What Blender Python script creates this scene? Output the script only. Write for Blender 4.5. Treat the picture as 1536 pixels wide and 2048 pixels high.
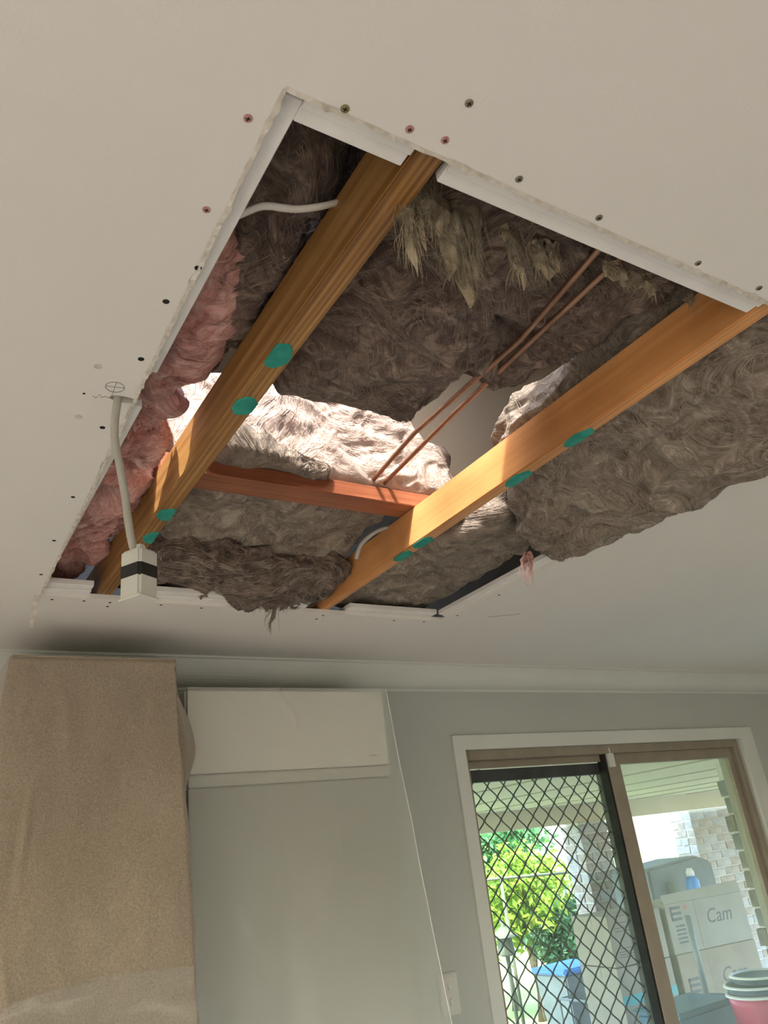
import bpy, bmesh, math, random
import numpy as np
from mathutils import Matrix, Vector
from mathutils.kdtree import KDTree

for o in list(bpy.data.objects):
    bpy.data.objects.remove(o)
scene = bpy.context.scene
COL = scene.collection
random.seed(7)
RNG = np.random.default_rng(7)

# ------------------------------------------------------------------ camera
F_PX = 1538.0
CAM = np.array([0.0, 0.0, 1.76])
RM = np.array([[0.84974548, 0.12519761, 0.5121115],
               [-0.51490137, 0.40563064, 0.75520882],
               [-0.11317777, -0.90542219, 0.40914722]])     # columns: right, down, forward
cam_data = bpy.data.cameras.new('camera')
cam = bpy.data.objects.new('camera', cam_data)
COL.objects.link(cam)
cam_data.sensor_fit = 'VERTICAL'
cam_data.sensor_height = 36.0
cam_data.lens = F_PX / 2048.0 * 36.0
cam_data.clip_start = 0.02
m = Matrix.Identity(4)
for i in range(3):
    m[i][0] = RM[i][0]
    m[i][1] = -RM[i][1]
    m[i][2] = -RM[i][2]
    m[i][3] = CAM[i]
cam.matrix_world = m
scene.camera = cam

# ------------------------------------------------------------------ light
world = bpy.data.worlds.new('world')
scene.world = world
world.use_nodes = True
wn = world.node_tree
wn.nodes.clear()
wo = wn.nodes.new('ShaderNodeOutputWorld')
wb = wn.nodes.new('ShaderNodeBackground')
ws = wn.nodes.new('ShaderNodeTexSky')
ws.sky_type = 'NISHITA'
ws.sun_disc = False
SUN_D = Vector((0.5, 0.5, -1.0)).normalized()
ws.sun_elevation = math.asin(-SUN_D.z)
ws.sun_rotation = math.atan2(-SUN_D.x, -SUN_D.y)
ws.air_density = 1.0
ws.dust_density = 2.0
wb.inputs['Strength'].default_value = 1.45
wn.links.new(ws.outputs[0], wb.inputs[0])
wn.links.new(wb.outputs[0], wo.inputs[0])

sun_data = bpy.data.lights.new('sun', 'SUN')
sun_data.energy = 8.5
sun_data.angle = 0.012
sun_data.color = (1.0, 0.95, 0.88)
sun = bpy.data.objects.new('sun', sun_data)
COL.objects.link(sun)
sun.rotation_euler = SUN_D.to_track_quat('-Z', 'Y').to_euler()


def area(name, loc, look, sx, sy, energy, color):
    d = bpy.data.lights.new(name, 'AREA')
    d.shape = 'RECTANGLE'
    d.size = sx
    d.size_y = sy
    d.energy = energy
    d.color = color
    o = bpy.data.objects.new(name, d)
    COL.objects.link(o)
    o.location = loc
    q = Vector(look).normalized()
    o.rotation_euler = q.to_track_quat('-Z', 'Y').to_euler()
    return o


# fill lamps added inside the room, facing down so floor bounce brightens the ceiling
area('rear_floor_fill', (-0.9, -3.65, 1.75), (0.0, 0.0, -1.0), 2.6, 0.45, 44.0, (1.0, 0.96, 0.91))
area('side_floor_fill', (-2.75, -0.6, 1.75), (0.0, 0.0, -1.0), 0.4, 2.6, 88.0, (1.0, 0.96, 0.91))

vs = scene.view_settings
vs.view_transform = 'Standard'
vs.look = 'None'
vs.exposure = 0.42
vs.gamma = 1.0
vs.use_curve_mapping = False


# ------------------------------------------------------------------ helpers
def at(px, py, axis, v):
    """point seen at a photo pixel, at a known coordinate along one world axis"""
    r = RM @ np.array([px - 768.0, py - 1024.0, F_PX])
    t = (v - CAM[axis]) / r[axis]
    return CAM + r * t


def tag(o, label=None, cat=None, group=None, kind=None):
    if label: o['label'] = label
    if cat: o['category'] = cat
    if group: o['group'] = group
    if kind: o['kind'] = kind
    return o


def empty(name, loc, label=None, cat=None, group=None, kind=None):
    o = bpy.data.objects.new(name, None)
    o.empty_display_size = 0.05
    COL.objects.link(o)
    o.location = loc
    return tag(o, label, cat, group, kind)


def put(name, me, mat=None, parent=None, recenter=True):
    if mat is not None and not me.materials:
        me.materials.append(mat)
    o = bpy.data.objects.new(name, me)
    COL.objects.link(o)
    if parent is not None:
        o.parent = parent
        # parts are written in world coordinates
        off = Vector(parent.location)
        p = parent.parent
        while p is not None:
            off = off + Vector(p.location)
            p = p.parent
        o.location = -off
    elif recenter:
        n = len(me.vertices)
        co = np.empty(n * 3)
        me.vertices.foreach_get('co', co)
        co = co.reshape(-1, 3)
        c = (co.min(0) + co.max(0)) / 2
        c[2] = co[:, 2].min()
        me.vertices.foreach_set('co', (co - c).ravel())
        o.location = c
    return o


class MB:
    def __init__(self):
        self.v = []
        self.f = []
        self.smooth = False

    def add(self, verts, faces):
        n = len(self.v)
        self.v += [tuple(map(float, p)) for p in verts]
        self.f += [tuple(i + n for i in q) for q in faces]
        return self

    def box(self, x0, x1, y0, y1, z0, z1):
        return self.add([(x0, y0, z0), (x1, y0, z0), (x1, y1, z0), (x0, y1, z0),
                         (x0, y0, z1), (x1, y0, z1), (x1, y1, z1), (x0, y1, z1)],
                        [(0, 3, 2, 1), (4, 5, 6, 7), (0, 1, 5, 4), (1, 2, 6, 5), (2, 3, 7, 6), (3, 0, 4, 7)])

    def obox(self, c, ux, uy, uz, sx, sy, sz):
        c = Vector(c); ux = Vector(ux).normalized() * sx / 2; uy = Vector(uy).normalized() * sy / 2; uz = Vector(uz).normalized() * sz / 2
        vv = [c + a * ux + b * uy + d * uz for d in (-1, 1) for a, b in ((-1, -1), (1, -1), (1, 1), (-1, 1))]
        return self.add(vv, [(0, 3, 2, 1), (4, 5, 6, 7), (0, 1, 5, 4), (1, 2, 6, 5), (2, 3, 7, 6), (3, 0, 4, 7)])

    def tube(self, pts, r, n=8, flat=1.0, up=(0, 0, 1), caps=True):
        pts = [Vector(p) for p in pts]
        rs = r if hasattr(r, '__len__') else [r] * len(pts)
        vv = []
        for i, p in enumerate(pts):
            a = pts[max(0, i - 1)]; b = pts[min(len(pts) - 1, i + 1)]
            t = (b - a).normalized()
            u = Vector(up)
            s = t.cross(u)
            if s.length < 1e-3:
                s = t.cross(Vector((1, 0, 0)))
            s.normalize()
            w = s.cross(t).normalized()
            for k in range(n):
                an = 2 * math.pi * k / n
                vv.append(p + s * math.cos(an) * rs[i] + w * math.sin(an) * rs[i] * flat)
        ff = []
        for i in range(len(pts) - 1):
            for k in range(n):
                k2 = (k + 1) % n
                ff.append((i * n + k, i * n + k2, (i + 1) * n + k2, (i + 1) * n + k))
        if caps:
            ff.append(tuple(range(n - 1, -1, -1)))
            ff.append(tuple((len(pts) - 1) * n + k for k in range(n)))
        return self.add(vv, ff)

    def lathe(self, c, prof, n=32, ring=False):
        vv = []
        for r, z in prof:
            for k in range(n):
                an = 2 * math.pi * k / n
                vv.append((c[0] + r * math.cos(an), c[1] + r * math.sin(an), c[2] + z))
        ff = []
        for i in range(len(prof) - 1):
            for k in range(n):
                k2 = (k + 1) % n
                ff.append((i * n + k, i * n + k2, (i + 1) * n + k2, (i + 1) * n + k))
        if ring:                       # closed profile: a hoop without end caps
            m_ = (len(prof) - 1) * n
            ff += [(m_ + k, m_ + (k + 1) % n, (k + 1) % n, k) for k in range(n)]
        else:
            ff.append(tuple(range(n - 1, -1, -1)))
            ff.append(tuple((len(prof) - 1) * n + k for k in range(n)))
        return self.add(vv, ff)

    def grid(self, P):
        """P: (n, m, 3) array of points"""
        n, m_, _ = P.shape
        ff = [(i * m_ + j, (i + 1) * m_ + j, (i + 1) * m_ + j + 1, i * m_ + j + 1) for i in range(n - 1) for j in range(m_ - 1)]
        return self.add(P.reshape(-1, 3), ff)

    def mesh(self, name, smooth=False, bevel=0.0, seg=1):
        me = bpy.data.meshes.new(name)
        me.from_pydata(self.v, [], self.f)
        if bevel:
            bm = bmesh.new(); bm.from_mesh(me)
            bmesh.ops.bevel(bm, geom=bm.edges[:], offset=bevel, segments=seg, affect='EDGES', clamp_overlap=True)
            bm.to_mesh(me); bm.free()
        if smooth:
            me.shade_smooth()
        me.update()
        return me

    def build(self, name, mat, parent=None, smooth=False, bevel=0.0, seg=1):
        return put(name, self.mesh(name, smooth, bevel, seg), mat, parent)


# ------------------------------------------------------------------ noise (numpy)
_PERM = np.random.default_rng(3).permutation(512)
_GRAD = np.random.default_rng(4).normal(size=(512, 3))
_GRAD /= np.linalg.norm(_GRAD, axis=1)[:, None]


def perlin(p, seed=0):
    p = np.asarray(p, float) + seed * 17.31
    i = np.floor(p).astype(int)
    f = p - i
    u = f * f * f * (f * (f * 6 - 15) + 10)
    r = 0
    for dx in (0, 1):
        wx = u[:, 0] if dx else 1 - u[:, 0]
        for dy in (0, 1):
            wy = u[:, 1] if dy else 1 - u[:, 1]
            for dz in (0, 1):
                wz = u[:, 2] if dz else 1 - u[:, 2]
                h = _PERM[(_PERM[(_PERM[(i[:, 0] + dx) & 511] + i[:, 1] + dy) & 511] + i[:, 2] + dz) & 511]
                g = _GRAD[h]
                d = g[:, 0] * (f[:, 0] - dx) + g[:, 1] * (f[:, 1] - dy) + g[:, 2] * (f[:, 2] - dz)
                r = r + wx * wy * wz * d
    return r * 1.5


def vnoise(p, seed=0):
    return np.stack([perlin(p, seed), perlin(p, seed + 5), perlin(p, seed + 9)], 1)


def sm(t):
    t = np.clip(t, 0, 1)
    return t * t * (3 - 2 * t)


# ------------------------------------------------------------------ materials
def material(name):
    mt = bpy.data.materials.new(name)
    mt.use_nodes = True
    nt = mt.node_tree
    b = nt.nodes['Principled BSDF']
    return mt, nt, b


def node(nt, t, **kw):
    n = nt.nodes.new(t)
    for k, v in kw.items():
        if k in n.inputs:
            n.inputs[k].default_value = v
        else:
            setattr(n, k, v)
    return n


def ramp(nt, stops):
    r = nt.nodes.new('ShaderNodeValToRGB')
    e = r.color_ramp.elements
    while len(e) < len(stops):
        e.new(0.5)
    for el, (p, c) in zip(e, stops):
        el.position = p
        el.color = (*c, 1)
    return r


def noisy(name, c1, c2, scale=8.0, rough=0.8, bump=0.0, bscale=80.0, stretch=(1, 1, 1), spec=0.3, detail=5.0, dist=0.0):
    mt, nt, b = material(name)
    tc = node(nt, 'ShaderNodeTexCoord')
    mp = node(nt, 'ShaderNodeMapping')
    mp.inputs['Scale'].default_value = stretch
    n = node(nt, 'ShaderNodeTexNoise', Scale=scale, Detail=detail, Distortion=dist)
    r = ramp(nt, [(0.3, c1), (0.7, c2)])
    L = nt.links.new
    L(tc.outputs['Object'], mp.inputs[0]); L(mp.outputs[0], n.inputs['Vector']); L(n.outputs['Fac'], r.inputs[0])
    L(r.outputs[0], b.inputs['Base Color'])
    b.inputs['Roughness'].default_value = rough
    b.inputs['Specular IOR Level'].default_value = spec
    if bump:
        n2 = node(nt, 'ShaderNodeTexNoise', Scale=bscale, Detail=4.0)
        bp = node(nt, 'ShaderNodeBump', Strength=bump, Distance=0.002)
        L(mp.outputs[0], n2.inputs['Vector']); L(n2.outputs['Fac'], bp.inputs['Height']); L(bp.outputs[0], b.inputs['Normal'])
    return mt


def wood(name, c_dark, c_mid, c_light, rough=0.45, axis='y', scale=1.0, spec=0.4):
    mt, nt, b = material(name)
    L = nt.links.new
    tc = node(nt, 'ShaderNodeTexCoord')
    mp = node(nt, 'ShaderNodeMapping')
    mp.inputs['Scale'].default_value = (62 * scale, 1.9 * scale, 62 * scale) if axis == 'y' else (1.9 * scale, 62 * scale, 62 * scale)
    L(tc.outputs['Object'], mp.inputs[0])
    n = node(nt, 'ShaderNodeTexNoise', Scale=1.0, Detail=6.0, Roughness=0.62, Distortion=0.6)
    L(mp.outputs[0], n.inputs['Vector'])
    wv = node(nt, 'ShaderNodeTexWave', Scale=0.55, Distortion=9.0, Detail=4.0)
    wv.bands_direction = 'X' if axis == 'y' else 'Y'
    wv.inputs['Detail Scale'].default_value = 0.7
    L(mp.outputs[0], wv.inputs['Vector'])
    mx = node(nt, 'ShaderNodeMix')
    mx.inputs['Factor'].default_value = 0.22
    L(n.outputs['Fac'], mx.inputs[2]); L(wv.outputs['Fac'], mx.inputs[3])
    r = ramp(nt, [(0.22, c_dark), (0.5, c_mid), (0.8, c_light)])
    L(mx.outputs[0], r.inputs[0])
    # large stains
    n3 = node(nt, 'ShaderNodeTexNoise', Scale=4.0, Detail=3.0)
    L(tc.outputs['Object'], n3.inputs['Vector'])
    r3 = ramp(nt, [(0.35, (0.62, 0.58, 0.55)), (0.62, (1, 1, 1))])
    L(n3.outputs['Fac'], r3.inputs[0])
    mc = node(nt, 'ShaderNodeMix', data_type='RGBA', blend_type='MULTIPLY')
    mc.inputs['Factor'].default_value = 0.8
    L(r.outputs[0], mc.inputs[6]); L(r3.outputs[0], mc.inputs[7]); L(mc.outputs[2], b.inputs['Base Color'])
    b.inputs['Roughness'].default_value = rough
    b.inputs['Specular IOR Level'].default_value = spec
    bp = node(nt, 'ShaderNodeBump', Strength=0.12, Distance=0.0006)
    L(n.outputs['Fac'], bp.inputs['Height']); L(bp.outputs[0], b.inputs['Normal'])
    return mt


def wool(name, cols, stretch=(1.0, 1.0, 1.0)):
    """glass wool: streaks of lighter and darker fibre, painted light and dark of folds, fine relief"""
    mt, nt, b = material(name)
    L = nt.links.new
    tc = node(nt, 'ShaderNodeTexCoord')
    n0 = node(nt, 'ShaderNodeTexNoise', Scale=6.0, Detail=2.0)
    L(tc.outputs['Object'], n0.inputs['Vector'])
    mixv = node(nt, 'ShaderNodeMix', data_type='VECTOR')
    mixv.inputs['Factor'].default_value = 0.30
    L(tc.outputs['Object'], mixv.inputs[4]); L(n0.outputs['Color'], mixv.inputs[5])
    n1 = node(nt, 'ShaderNodeTexNoise', Scale=7.0, Detail=5.0, Roughness=0.6, Distortion=2.5)  # broad patches put the light and shade of the folds into the colour
    L(mixv.outputs[1], n1.inputs['Vector'])
    mp = node(nt, 'ShaderNodeMapping')
    mp.inputs['Scale'].default_value = (26 * stretch[0], 95 * stretch[1], 90 * stretch[2])
    L(mixv.outputs[1], mp.inputs[0])
    n2 = node(nt, 'ShaderNodeTexNoise', Scale=1.0, Detail=7.0, Roughness=0.66, Distortion=1.1)
    L(mp.outputs[0], n2.inputs['Vector'])
    mx = node(nt, 'ShaderNodeMix')
    mx.inputs['Factor'].default_value = 0.52
    L(n1.outputs['Fac'], mx.inputs[2]); L(n2.outputs['Fac'], mx.inputs[3])
    r = ramp(nt, [(0.38, cols[0]), (0.50, cols[1]), (0.63, cols[2])])
    L(mx.outputs[0], r.inputs[0])
    L(r.outputs[0], b.inputs['Base Color'])
    bp = node(nt, 'ShaderNodeBump', Strength=1.0, Distance=0.006)
    L(n2.outputs['Fac'], bp.inputs['Height']); L(bp.outputs[0], b.inputs['Normal'])
    b.inputs['Roughness'].default_value = 0.95
    b.inputs['Specular IOR Level'].default_value = 0.1
    b.inputs['Sheen Weight'].default_value = 0.15
    b.inputs['Sheen Roughness'].default_value = 0.5
    return mt


M = {}
M['ceiling'] = noisy('ceiling_plaster', (0.73, 0.70, 0.655), (0.77, 0.74, 0.695), 1.2, 0.9, 0.12, 260)
M['wall'] = noisy('wall_paint', (0.45, 0.475, 0.44), (0.485, 0.51, 0.475), 2.0, 0.85, 0.12, 300)
M['trim'] = noisy('white_trim', (0.61, 0.63, 0.59), (0.65, 0.67, 0.63), 4.0, 0.6)
M['strip'] = noisy('strip_white', (0.74, 0.72, 0.69), (0.83, 0.81, 0.78), 14.0, 0.8, 0.25, 120)
M['paper'] = noisy('torn_paper', (0.46, 0.41, 0.34), (0.70, 0.66, 0.59), 60.0, 0.95, 0.4, 200)
M['floor'] = noisy('floor_tile', (0.42, 0.36, 0.29), (0.50, 0.43, 0.35), 3.0, 0.5)
M['wood1'] = wood('timber_brown', (0.12, 0.052, 0.014), (0.30, 0.145, 0.042), (0.50, 0.285, 0.105))
M['wood2'] = wood('timber_orange', (0.54, 0.225, 0.068), (0.70, 0.325, 0.115), (0.78, 0.41, 0.17), scale=0.7)
M['wood3'] = wood('timber_red', (0.20, 0.065, 0.03), (0.36, 0.125, 0.06), (0.44, 0.19, 0.10), axis='x')
M['glue'] = noisy('green_glue', (0.012, 0.20, 0.155), (0.03, 0.32, 0.25), 40.0, 0.55, 0.4, 90)
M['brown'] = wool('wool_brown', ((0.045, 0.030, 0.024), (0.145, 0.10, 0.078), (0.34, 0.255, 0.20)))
M['fibre_brown'] = noisy('fibre_brown', (0.085, 0.06, 0.046), (0.28, 0.21, 0.165), 30.0, 0.9)
M['fibre_grey'] = noisy('fibre_grey', (0.17, 0.135, 0.105), (0.42, 0.35, 0.28), 30.0, 0.9)
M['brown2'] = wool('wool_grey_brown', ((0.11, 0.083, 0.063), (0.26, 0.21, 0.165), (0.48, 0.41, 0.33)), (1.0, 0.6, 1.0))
M['tan'] = wool('wool_tan', ((0.26, 0.20, 0.12), (0.42, 0.34, 0.22), (0.56, 0.48, 0.34)))
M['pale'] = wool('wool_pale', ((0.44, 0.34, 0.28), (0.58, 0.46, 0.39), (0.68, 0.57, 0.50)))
M['pink'] = wool('wool_pink', ((0.42, 0.16, 0.13), (0.66, 0.34, 0.295), (0.84, 0.60, 0.53)))
M['copper'] = noisy('copper', (0.30, 0.165, 0.11), (0.46, 0.27, 0.185), 20.0, 0.42)
M['copper'].node_tree.nodes['Principled BSDF'].inputs['Metallic'].default_value = 0.85
M['cable'] = noisy('white_cable', (0.62, 0.60, 0.54), (0.70, 0.68, 0.62), 20.0, 0.45)
M['cable2'] = noisy('grey_cable', (0.40, 0.385, 0.33), (0.46, 0.445, 0.385), 20.0, 0.5)
M['plastic'] = noisy('box_plastic', (0.56, 0.56, 0.50), (0.62, 0.62, 0.56), 20.0, 0.42)
M['tape'] = noisy('black_tape', (0.012, 0.012, 0.013), (0.03, 0.03, 0.03), 20.0, 0.4)
M['screw'] = noisy('zinc_screw', (0.22, 0.19, 0.13), (0.36, 0.33, 0.25), 200.0, 0.4)
M['screw_red'] = noisy('pinkish_screw', (0.36, 0.16, 0.15), (0.55, 0.30, 0.28), 200.0, 0.45)
M['screw_green'] = noisy('brass_screw', (0.20, 0.19, 0.07), (0.34, 0.32, 0.15), 200.0, 0.45)
for k in ('screw', 'screw_green'):
    M[k].node_tree.nodes['Principled BSDF'].inputs['Metallic'].default_value = 0.6
M['dark'] = noisy('recess_shade', (0.015, 0.013, 0.012), (0.03, 0.027, 0.024), 20.0, 0.9)  # near-black colour stands in for shade in screw slots and empty holes
M['pencil'] = noisy('pencil', (0.16, 0.15, 0.14), (0.26, 0.25, 0.24), 90.0, 0.7)
M['bronze'] = noisy('bronze_aluminium', (0.26, 0.225, 0.175), (0.31, 0.27, 0.215), 12.0, 0.42)
M['darkalu'] = noisy('dark_aluminium', (0.045, 0.05, 0.05), (0.075, 0.08, 0.08), 12.0, 0.45)
M['seal'] = noisy('black_seal', (0.01, 0.01, 0.01), (0.02, 0.02, 0.02), 12.0, 0.7)
M['sheet_white'] = noisy('cabinet_white', (0.78, 0.76, 0.70), (0.82, 0.80, 0.74), 3.0, 0.45)
M['switch'] = noisy('switch_white', (0.60, 0.60, 0.55), (0.64, 0.64, 0.59), 10.0, 0.4)
M['cardboard'] = noisy('cardboard', (0.27, 0.22, 0.165), (0.34, 0.28, 0.21), 5.0, 0.85)
M['cardboard2'] = noisy('cardboard_pale', (0.30, 0.27, 0.22), (0.36, 0.325, 0.27), 5.0, 0.85)
M['ink'] = noisy('ink_dark', (0.10, 0.10, 0.10), (0.15, 0.14, 0.14), 30.0, 0.8)
M['ink_grey'] = noisy('ink_grey', (0.12, 0.12, 0.125), (0.17, 0.17, 0.17), 30.0, 0.8)
M['ink_red'] = noisy('ink_red', (0.42, 0.16, 0.13), (0.50, 0.22, 0.18), 30.0, 0.8)
M['teal'] = noisy('teal_tape', (0.10, 0.34, 0.36), (0.16, 0.44, 0.46), 10.0, 0.5)
M['pinkpail'] = noisy('pink_plastic', (0.48, 0.025, 0.085), (0.58, 0.05, 0.12), 4.0, 0.4)
M['whitepl'] = noisy('white_plastic', (0.72, 0.72, 0.70), (0.80, 0.80, 0.78), 4.0, 0.4)
M['bluepl'] = noisy('blue_plastic', (0.06, 0.13, 0.19), (0.10, 0.19, 0.26), 4.0, 0.45)
M['bluelid'] = noisy('navy_plastic', (0.03, 0.055, 0.08), (0.05, 0.08, 0.11), 4.0, 0.45)
M['brightblue'] = noisy('bright_blue', (0.08, 0.22, 0.55), (0.12, 0.32, 0.68), 6.0, 0.4)
M['brick'] = noisy('brick_brown', (0.30, 0.25, 0.22), (0.50, 0.44, 0.40), 14.0, 0.9, 0.6, 60)
M['brick2'] = noisy('brick_grey', (0.34, 0.33, 0.34), (0.52, 0.50, 0.49), 14.0, 0.9, 0.6, 60)
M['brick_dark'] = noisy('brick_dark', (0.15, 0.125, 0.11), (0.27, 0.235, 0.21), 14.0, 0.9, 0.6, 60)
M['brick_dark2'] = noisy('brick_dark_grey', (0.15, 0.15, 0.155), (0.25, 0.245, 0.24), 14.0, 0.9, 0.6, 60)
M['mortar'] = noisy('mortar', (0.55, 0.53, 0.50), (0.65, 0.63, 0.60), 30.0, 0.95)
M['soffit'] = noisy('soffit_cream', (0.66, 0.61, 0.45), (0.70, 0.65, 0.49), 2.0, 0.7)
M['joint'] = noisy('soffit_joint', (0.36, 0.33, 0.26), (0.42, 0.38, 0.30), 5.0, 0.8)
M['concrete'] = noisy('concrete', (0.42, 0.41, 0.38), (0.52, 0.50, 0.47), 2.0, 0.9, 0.3, 60)
M['grass'] = noisy('lawn', (0.20, 0.30, 0.07), (0.42, 0.44, 0.18), 1.3, 0.95, 0.6, 30)
M['bark'] = noisy('bark', (0.16, 0.12, 0.08), (0.28, 0.22, 0.16), 20.0, 0.95, 0.5, 40)
M['fence'] = noisy('garden_rail', (0.10, 0.12, 0.08), (0.16, 0.18, 0.12), 8.0, 0.8)
M['roof'] = noisy('roof_lining', (0.68, 0.55, 0.36), (0.76, 0.62, 0.42), 3.0, 0.85)
M['steel'] = noisy('grey_steel', (0.20, 0.23, 0.23), (0.28, 0.30, 0.30), 6.0, 0.4)
M['bbq'] = noisy('bbq_cover', (0.13, 0.15, 0.16), (0.19, 0.21, 0.22), 6.0, 0.6)


def leafmat(name, c1, c2):
    mt, nt, b = material(name)
    L = nt.links.new
    oi = node(nt, 'ShaderNodeTexCoord')
    n = node(nt, 'ShaderNodeTexNoise', Scale=7.0, Detail=2.0)
    L(oi.outputs['Object'], n.inputs['Vector'])
    r = ramp(nt, [(0.3, c1), (0.7, c2)])
    L(n.outputs['Fac'], r.inputs[0]); L(r.outputs[0], b.inputs['Base Color'])
    b.inputs['Roughness'].default_value = 0.5
    tr = node(nt, 'ShaderNodeBsdfTranslucent')
    L(r.outputs[0], tr.inputs['Color'])
    ms = node(nt, 'ShaderNodeMixShader')
    ms.inputs[0].default_value = 0.45
    out = nt.nodes['Material Output']
    L(b.outputs[0], ms.inputs[1]); L(tr.outputs[0], ms.inputs[2]); L(ms.outputs[0], out.inputs[0])
    return mt


M['leaf'] = leafmat('leaf_yellow_green', (0.16, 0.34, 0.035), (0.42, 0.52, 0.08))
M['leaf2'] = leafmat('leaf_green', (0.06, 0.22, 0.07), (0.16, 0.36, 0.14))
M['leaf3'] = leafmat('leaf_dark', (0.035, 0.10, 0.05), (0.08, 0.20, 0.10))


def glass(name, haze, tint=(0.93, 0.97, 0.95)):
    """thin window glass with a dusty film"""
    mt = bpy.data.materials.new(name)
    mt.use_nodes = True
    nt = mt.node_tree
    nt.nodes.clear()
    L = nt.links.new
    out = node(nt, 'ShaderNodeOutputMaterial')
    tr = node(nt, 'ShaderNodeBsdfTransparent', Color=(*tint, 1))
    gl = node(nt, 'ShaderNodeBsdfGlossy', Roughness=0.03)
    m1 = node(nt, 'ShaderNodeMixShader')
    m1.inputs[0].default_value = 0.05
    L(tr.outputs[0], m1.inputs[1]); L(gl.outputs[0], m1.inputs[2])
    tl = node(nt, 'ShaderNodeBsdfTranslucent', Color=(0.85, 0.92, 0.88, 1))
    df = node(nt, 'ShaderNodeBsdfDiffuse', Color=(0.7, 0.74, 0.71, 1))
    ad = node(nt, 'ShaderNodeMixShader')
    ad.inputs[0].default_value = 0.4
    L(tl.outputs[0], ad.inputs[1]); L(df.outputs[0], ad.inputs[2])
    tc = node(nt, 'ShaderNodeTexCoord')
    n = node(nt, 'ShaderNodeTexNoise', Scale=9.0, Detail=6.0, Roughness=0.7)
    L(tc.outputs['Object'], n.inputs['Vector'])
    mr = node(nt, 'ShaderNodeMapRange')
    mr.inputs['From Min'].default_value = 0.3; mr.inputs['From Max'].default_value = 0.75
    mr.inputs['To Min'].default_value = haze * 0.7; mr.inputs['To Max'].default_value = haze * 1.4
    L(n.outputs['Fac'], mr.inputs['Value'])
    m2 = node(nt, 'ShaderNodeMixShader')
    L(mr.outputs[0], m2.inputs[0]); L(m1.outputs[0], m2.inputs[1]); L(ad.outputs[0], m2.inputs[2])
    L(m2.outputs[0], out.inputs[0])
    return mt


M['glass'] = glass('glass_dusty', 0.07)
M['glass_clear'] = glass('glass_clear', 0.015)


def film(name, dens):
    mt = bpy.data.materials.new(name)
    mt.use_nodes = True
    nt = mt.node_tree
    nt.nodes.clear()
    L = nt.links.new
    out = node(nt, 'ShaderNodeOutputMaterial')
    tr = node(nt, 'ShaderNodeBsdfTransparent', Color=(0.96, 0.97, 0.96, 1))
    df = node(nt, 'ShaderNodeBsdfDiffuse', Color=(0.78, 0.79, 0.74, 1))
    tl = node(nt, 'ShaderNodeBsdfTranslucent', Color=(0.78, 0.79, 0.75, 1))
    gl = node(nt, 'ShaderNodeBsdfGlossy', Roughness=0.28)
    a = node(nt, 'ShaderNodeMixShader'); a.inputs[0].default_value = 0.35
    L(df.outputs[0], a.inputs[1]); L(tl.outputs[0], a.inputs[2])
    b = node(nt, 'ShaderNodeMixShader'); b.inputs[0].default_value = dens
    L(tr.outputs[0], b.inputs[1]); L(a.outputs[0], b.inputs[2])
    c = node(nt, 'ShaderNodeMixShader'); c.inputs[0].default_value = 0.03
    L(b.outputs[0], c.inputs[1]); L(gl.outputs[0], c.inputs[2])
    L(c.outputs[0], out.inputs[0])
    return mt


M['film'] = film('plastic_film', 0.36)
M['film_thin'] = film('plastic_film_thin', 0.15)


def fleece():
    mt, nt, b = material('fleece')
    L = nt.links.new
    tc = node(nt, 'ShaderNodeTexCoord')
    n = node(nt, 'ShaderNodeTexNoise', Scale=3.5, Detail=4.0, Distortion=0.8)
    n2 = node(nt, 'ShaderNodeTexNoise', Scale=230.0, Detail=3.0)
    n3 = node(nt, 'ShaderNodeTexNoise', Scale=26.0, Detail=5.0, Distortion=1.5)
    for k in (n, n2, n3):
        L(tc.outputs['Object'], k.inputs['Vector'])
    r = ramp(nt, [(0.3, (0.335, 0.275, 0.205)), (0.7, (0.40, 0.335, 0.255))])
    L(n.outputs['Fac'], r.inputs[0])
    r2 = ramp(nt, [(0.3, (0.78, 0.78, 0.78)), (0.7, (1.1, 1.1, 1.1))])
    L(n2.outputs['Fac'], r2.inputs[0])
    mc = node(nt, 'ShaderNodeMix', data_type='RGBA', blend_type='MULTIPLY')
    mc.inputs['Factor'].default_value = 1.0
    L(r.outputs[0], mc.inputs[6]); L(r2.outputs[0], mc.inputs[7]); L(mc.outputs[2], b.inputs['Base Color'])
    ad = node(nt, 'ShaderNodeMath', operation='ADD')
    L(n2.outputs['Fac'], ad.inputs[0]); L(n3.outputs['Fac'], ad.inputs[1])
    bp = node(nt, 'ShaderNodeBump', Strength=0.55, Distance=0.003)
    L(ad.outputs[0], bp.inputs['Height']); L(bp.outputs[0], b.inputs['Normal'])
    b.inputs['Roughness'].default_value = 0.95
    b.inputs['Specular IOR Level'].default_value = 0.1
    b.inputs['Sheen Weight'].default_value = 0.4
    return mt


M['fleece'] = fleece()

# ------------------------------------------------------------------ room shell
ZC = 2.40            # underside of the ceiling board
TB = 0.012           # board thickness
YW = 2.373           # inside face of the door wall
XL, XR, YR = -3.2, 4.6, -4.0
ZR = 3.35            # roof lining
HX0, HX1, HY0, HY1 = 0.232, 1.402, 0.415, 1.820      # the cut-out in the ceiling


def ragged(p0, p1, n, amp, seed):
    """a torn edge between two points"""
    rr = np.random.default_rng(seed)
    out = []
    a = np.array(p0); b = np.array(p1)
    d = (b - a) / np.linalg.norm(b - a)
    nn = np.array([-d[1], d[0]])
    walk = 0
    for i in range(n):
        t = i / n
        walk = 0.6 * walk + rr.normal() * amp
        w = min(1, i / 2.0)
        out.append(a + (b - a) * t + nn * walk * w)
    return out


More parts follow.
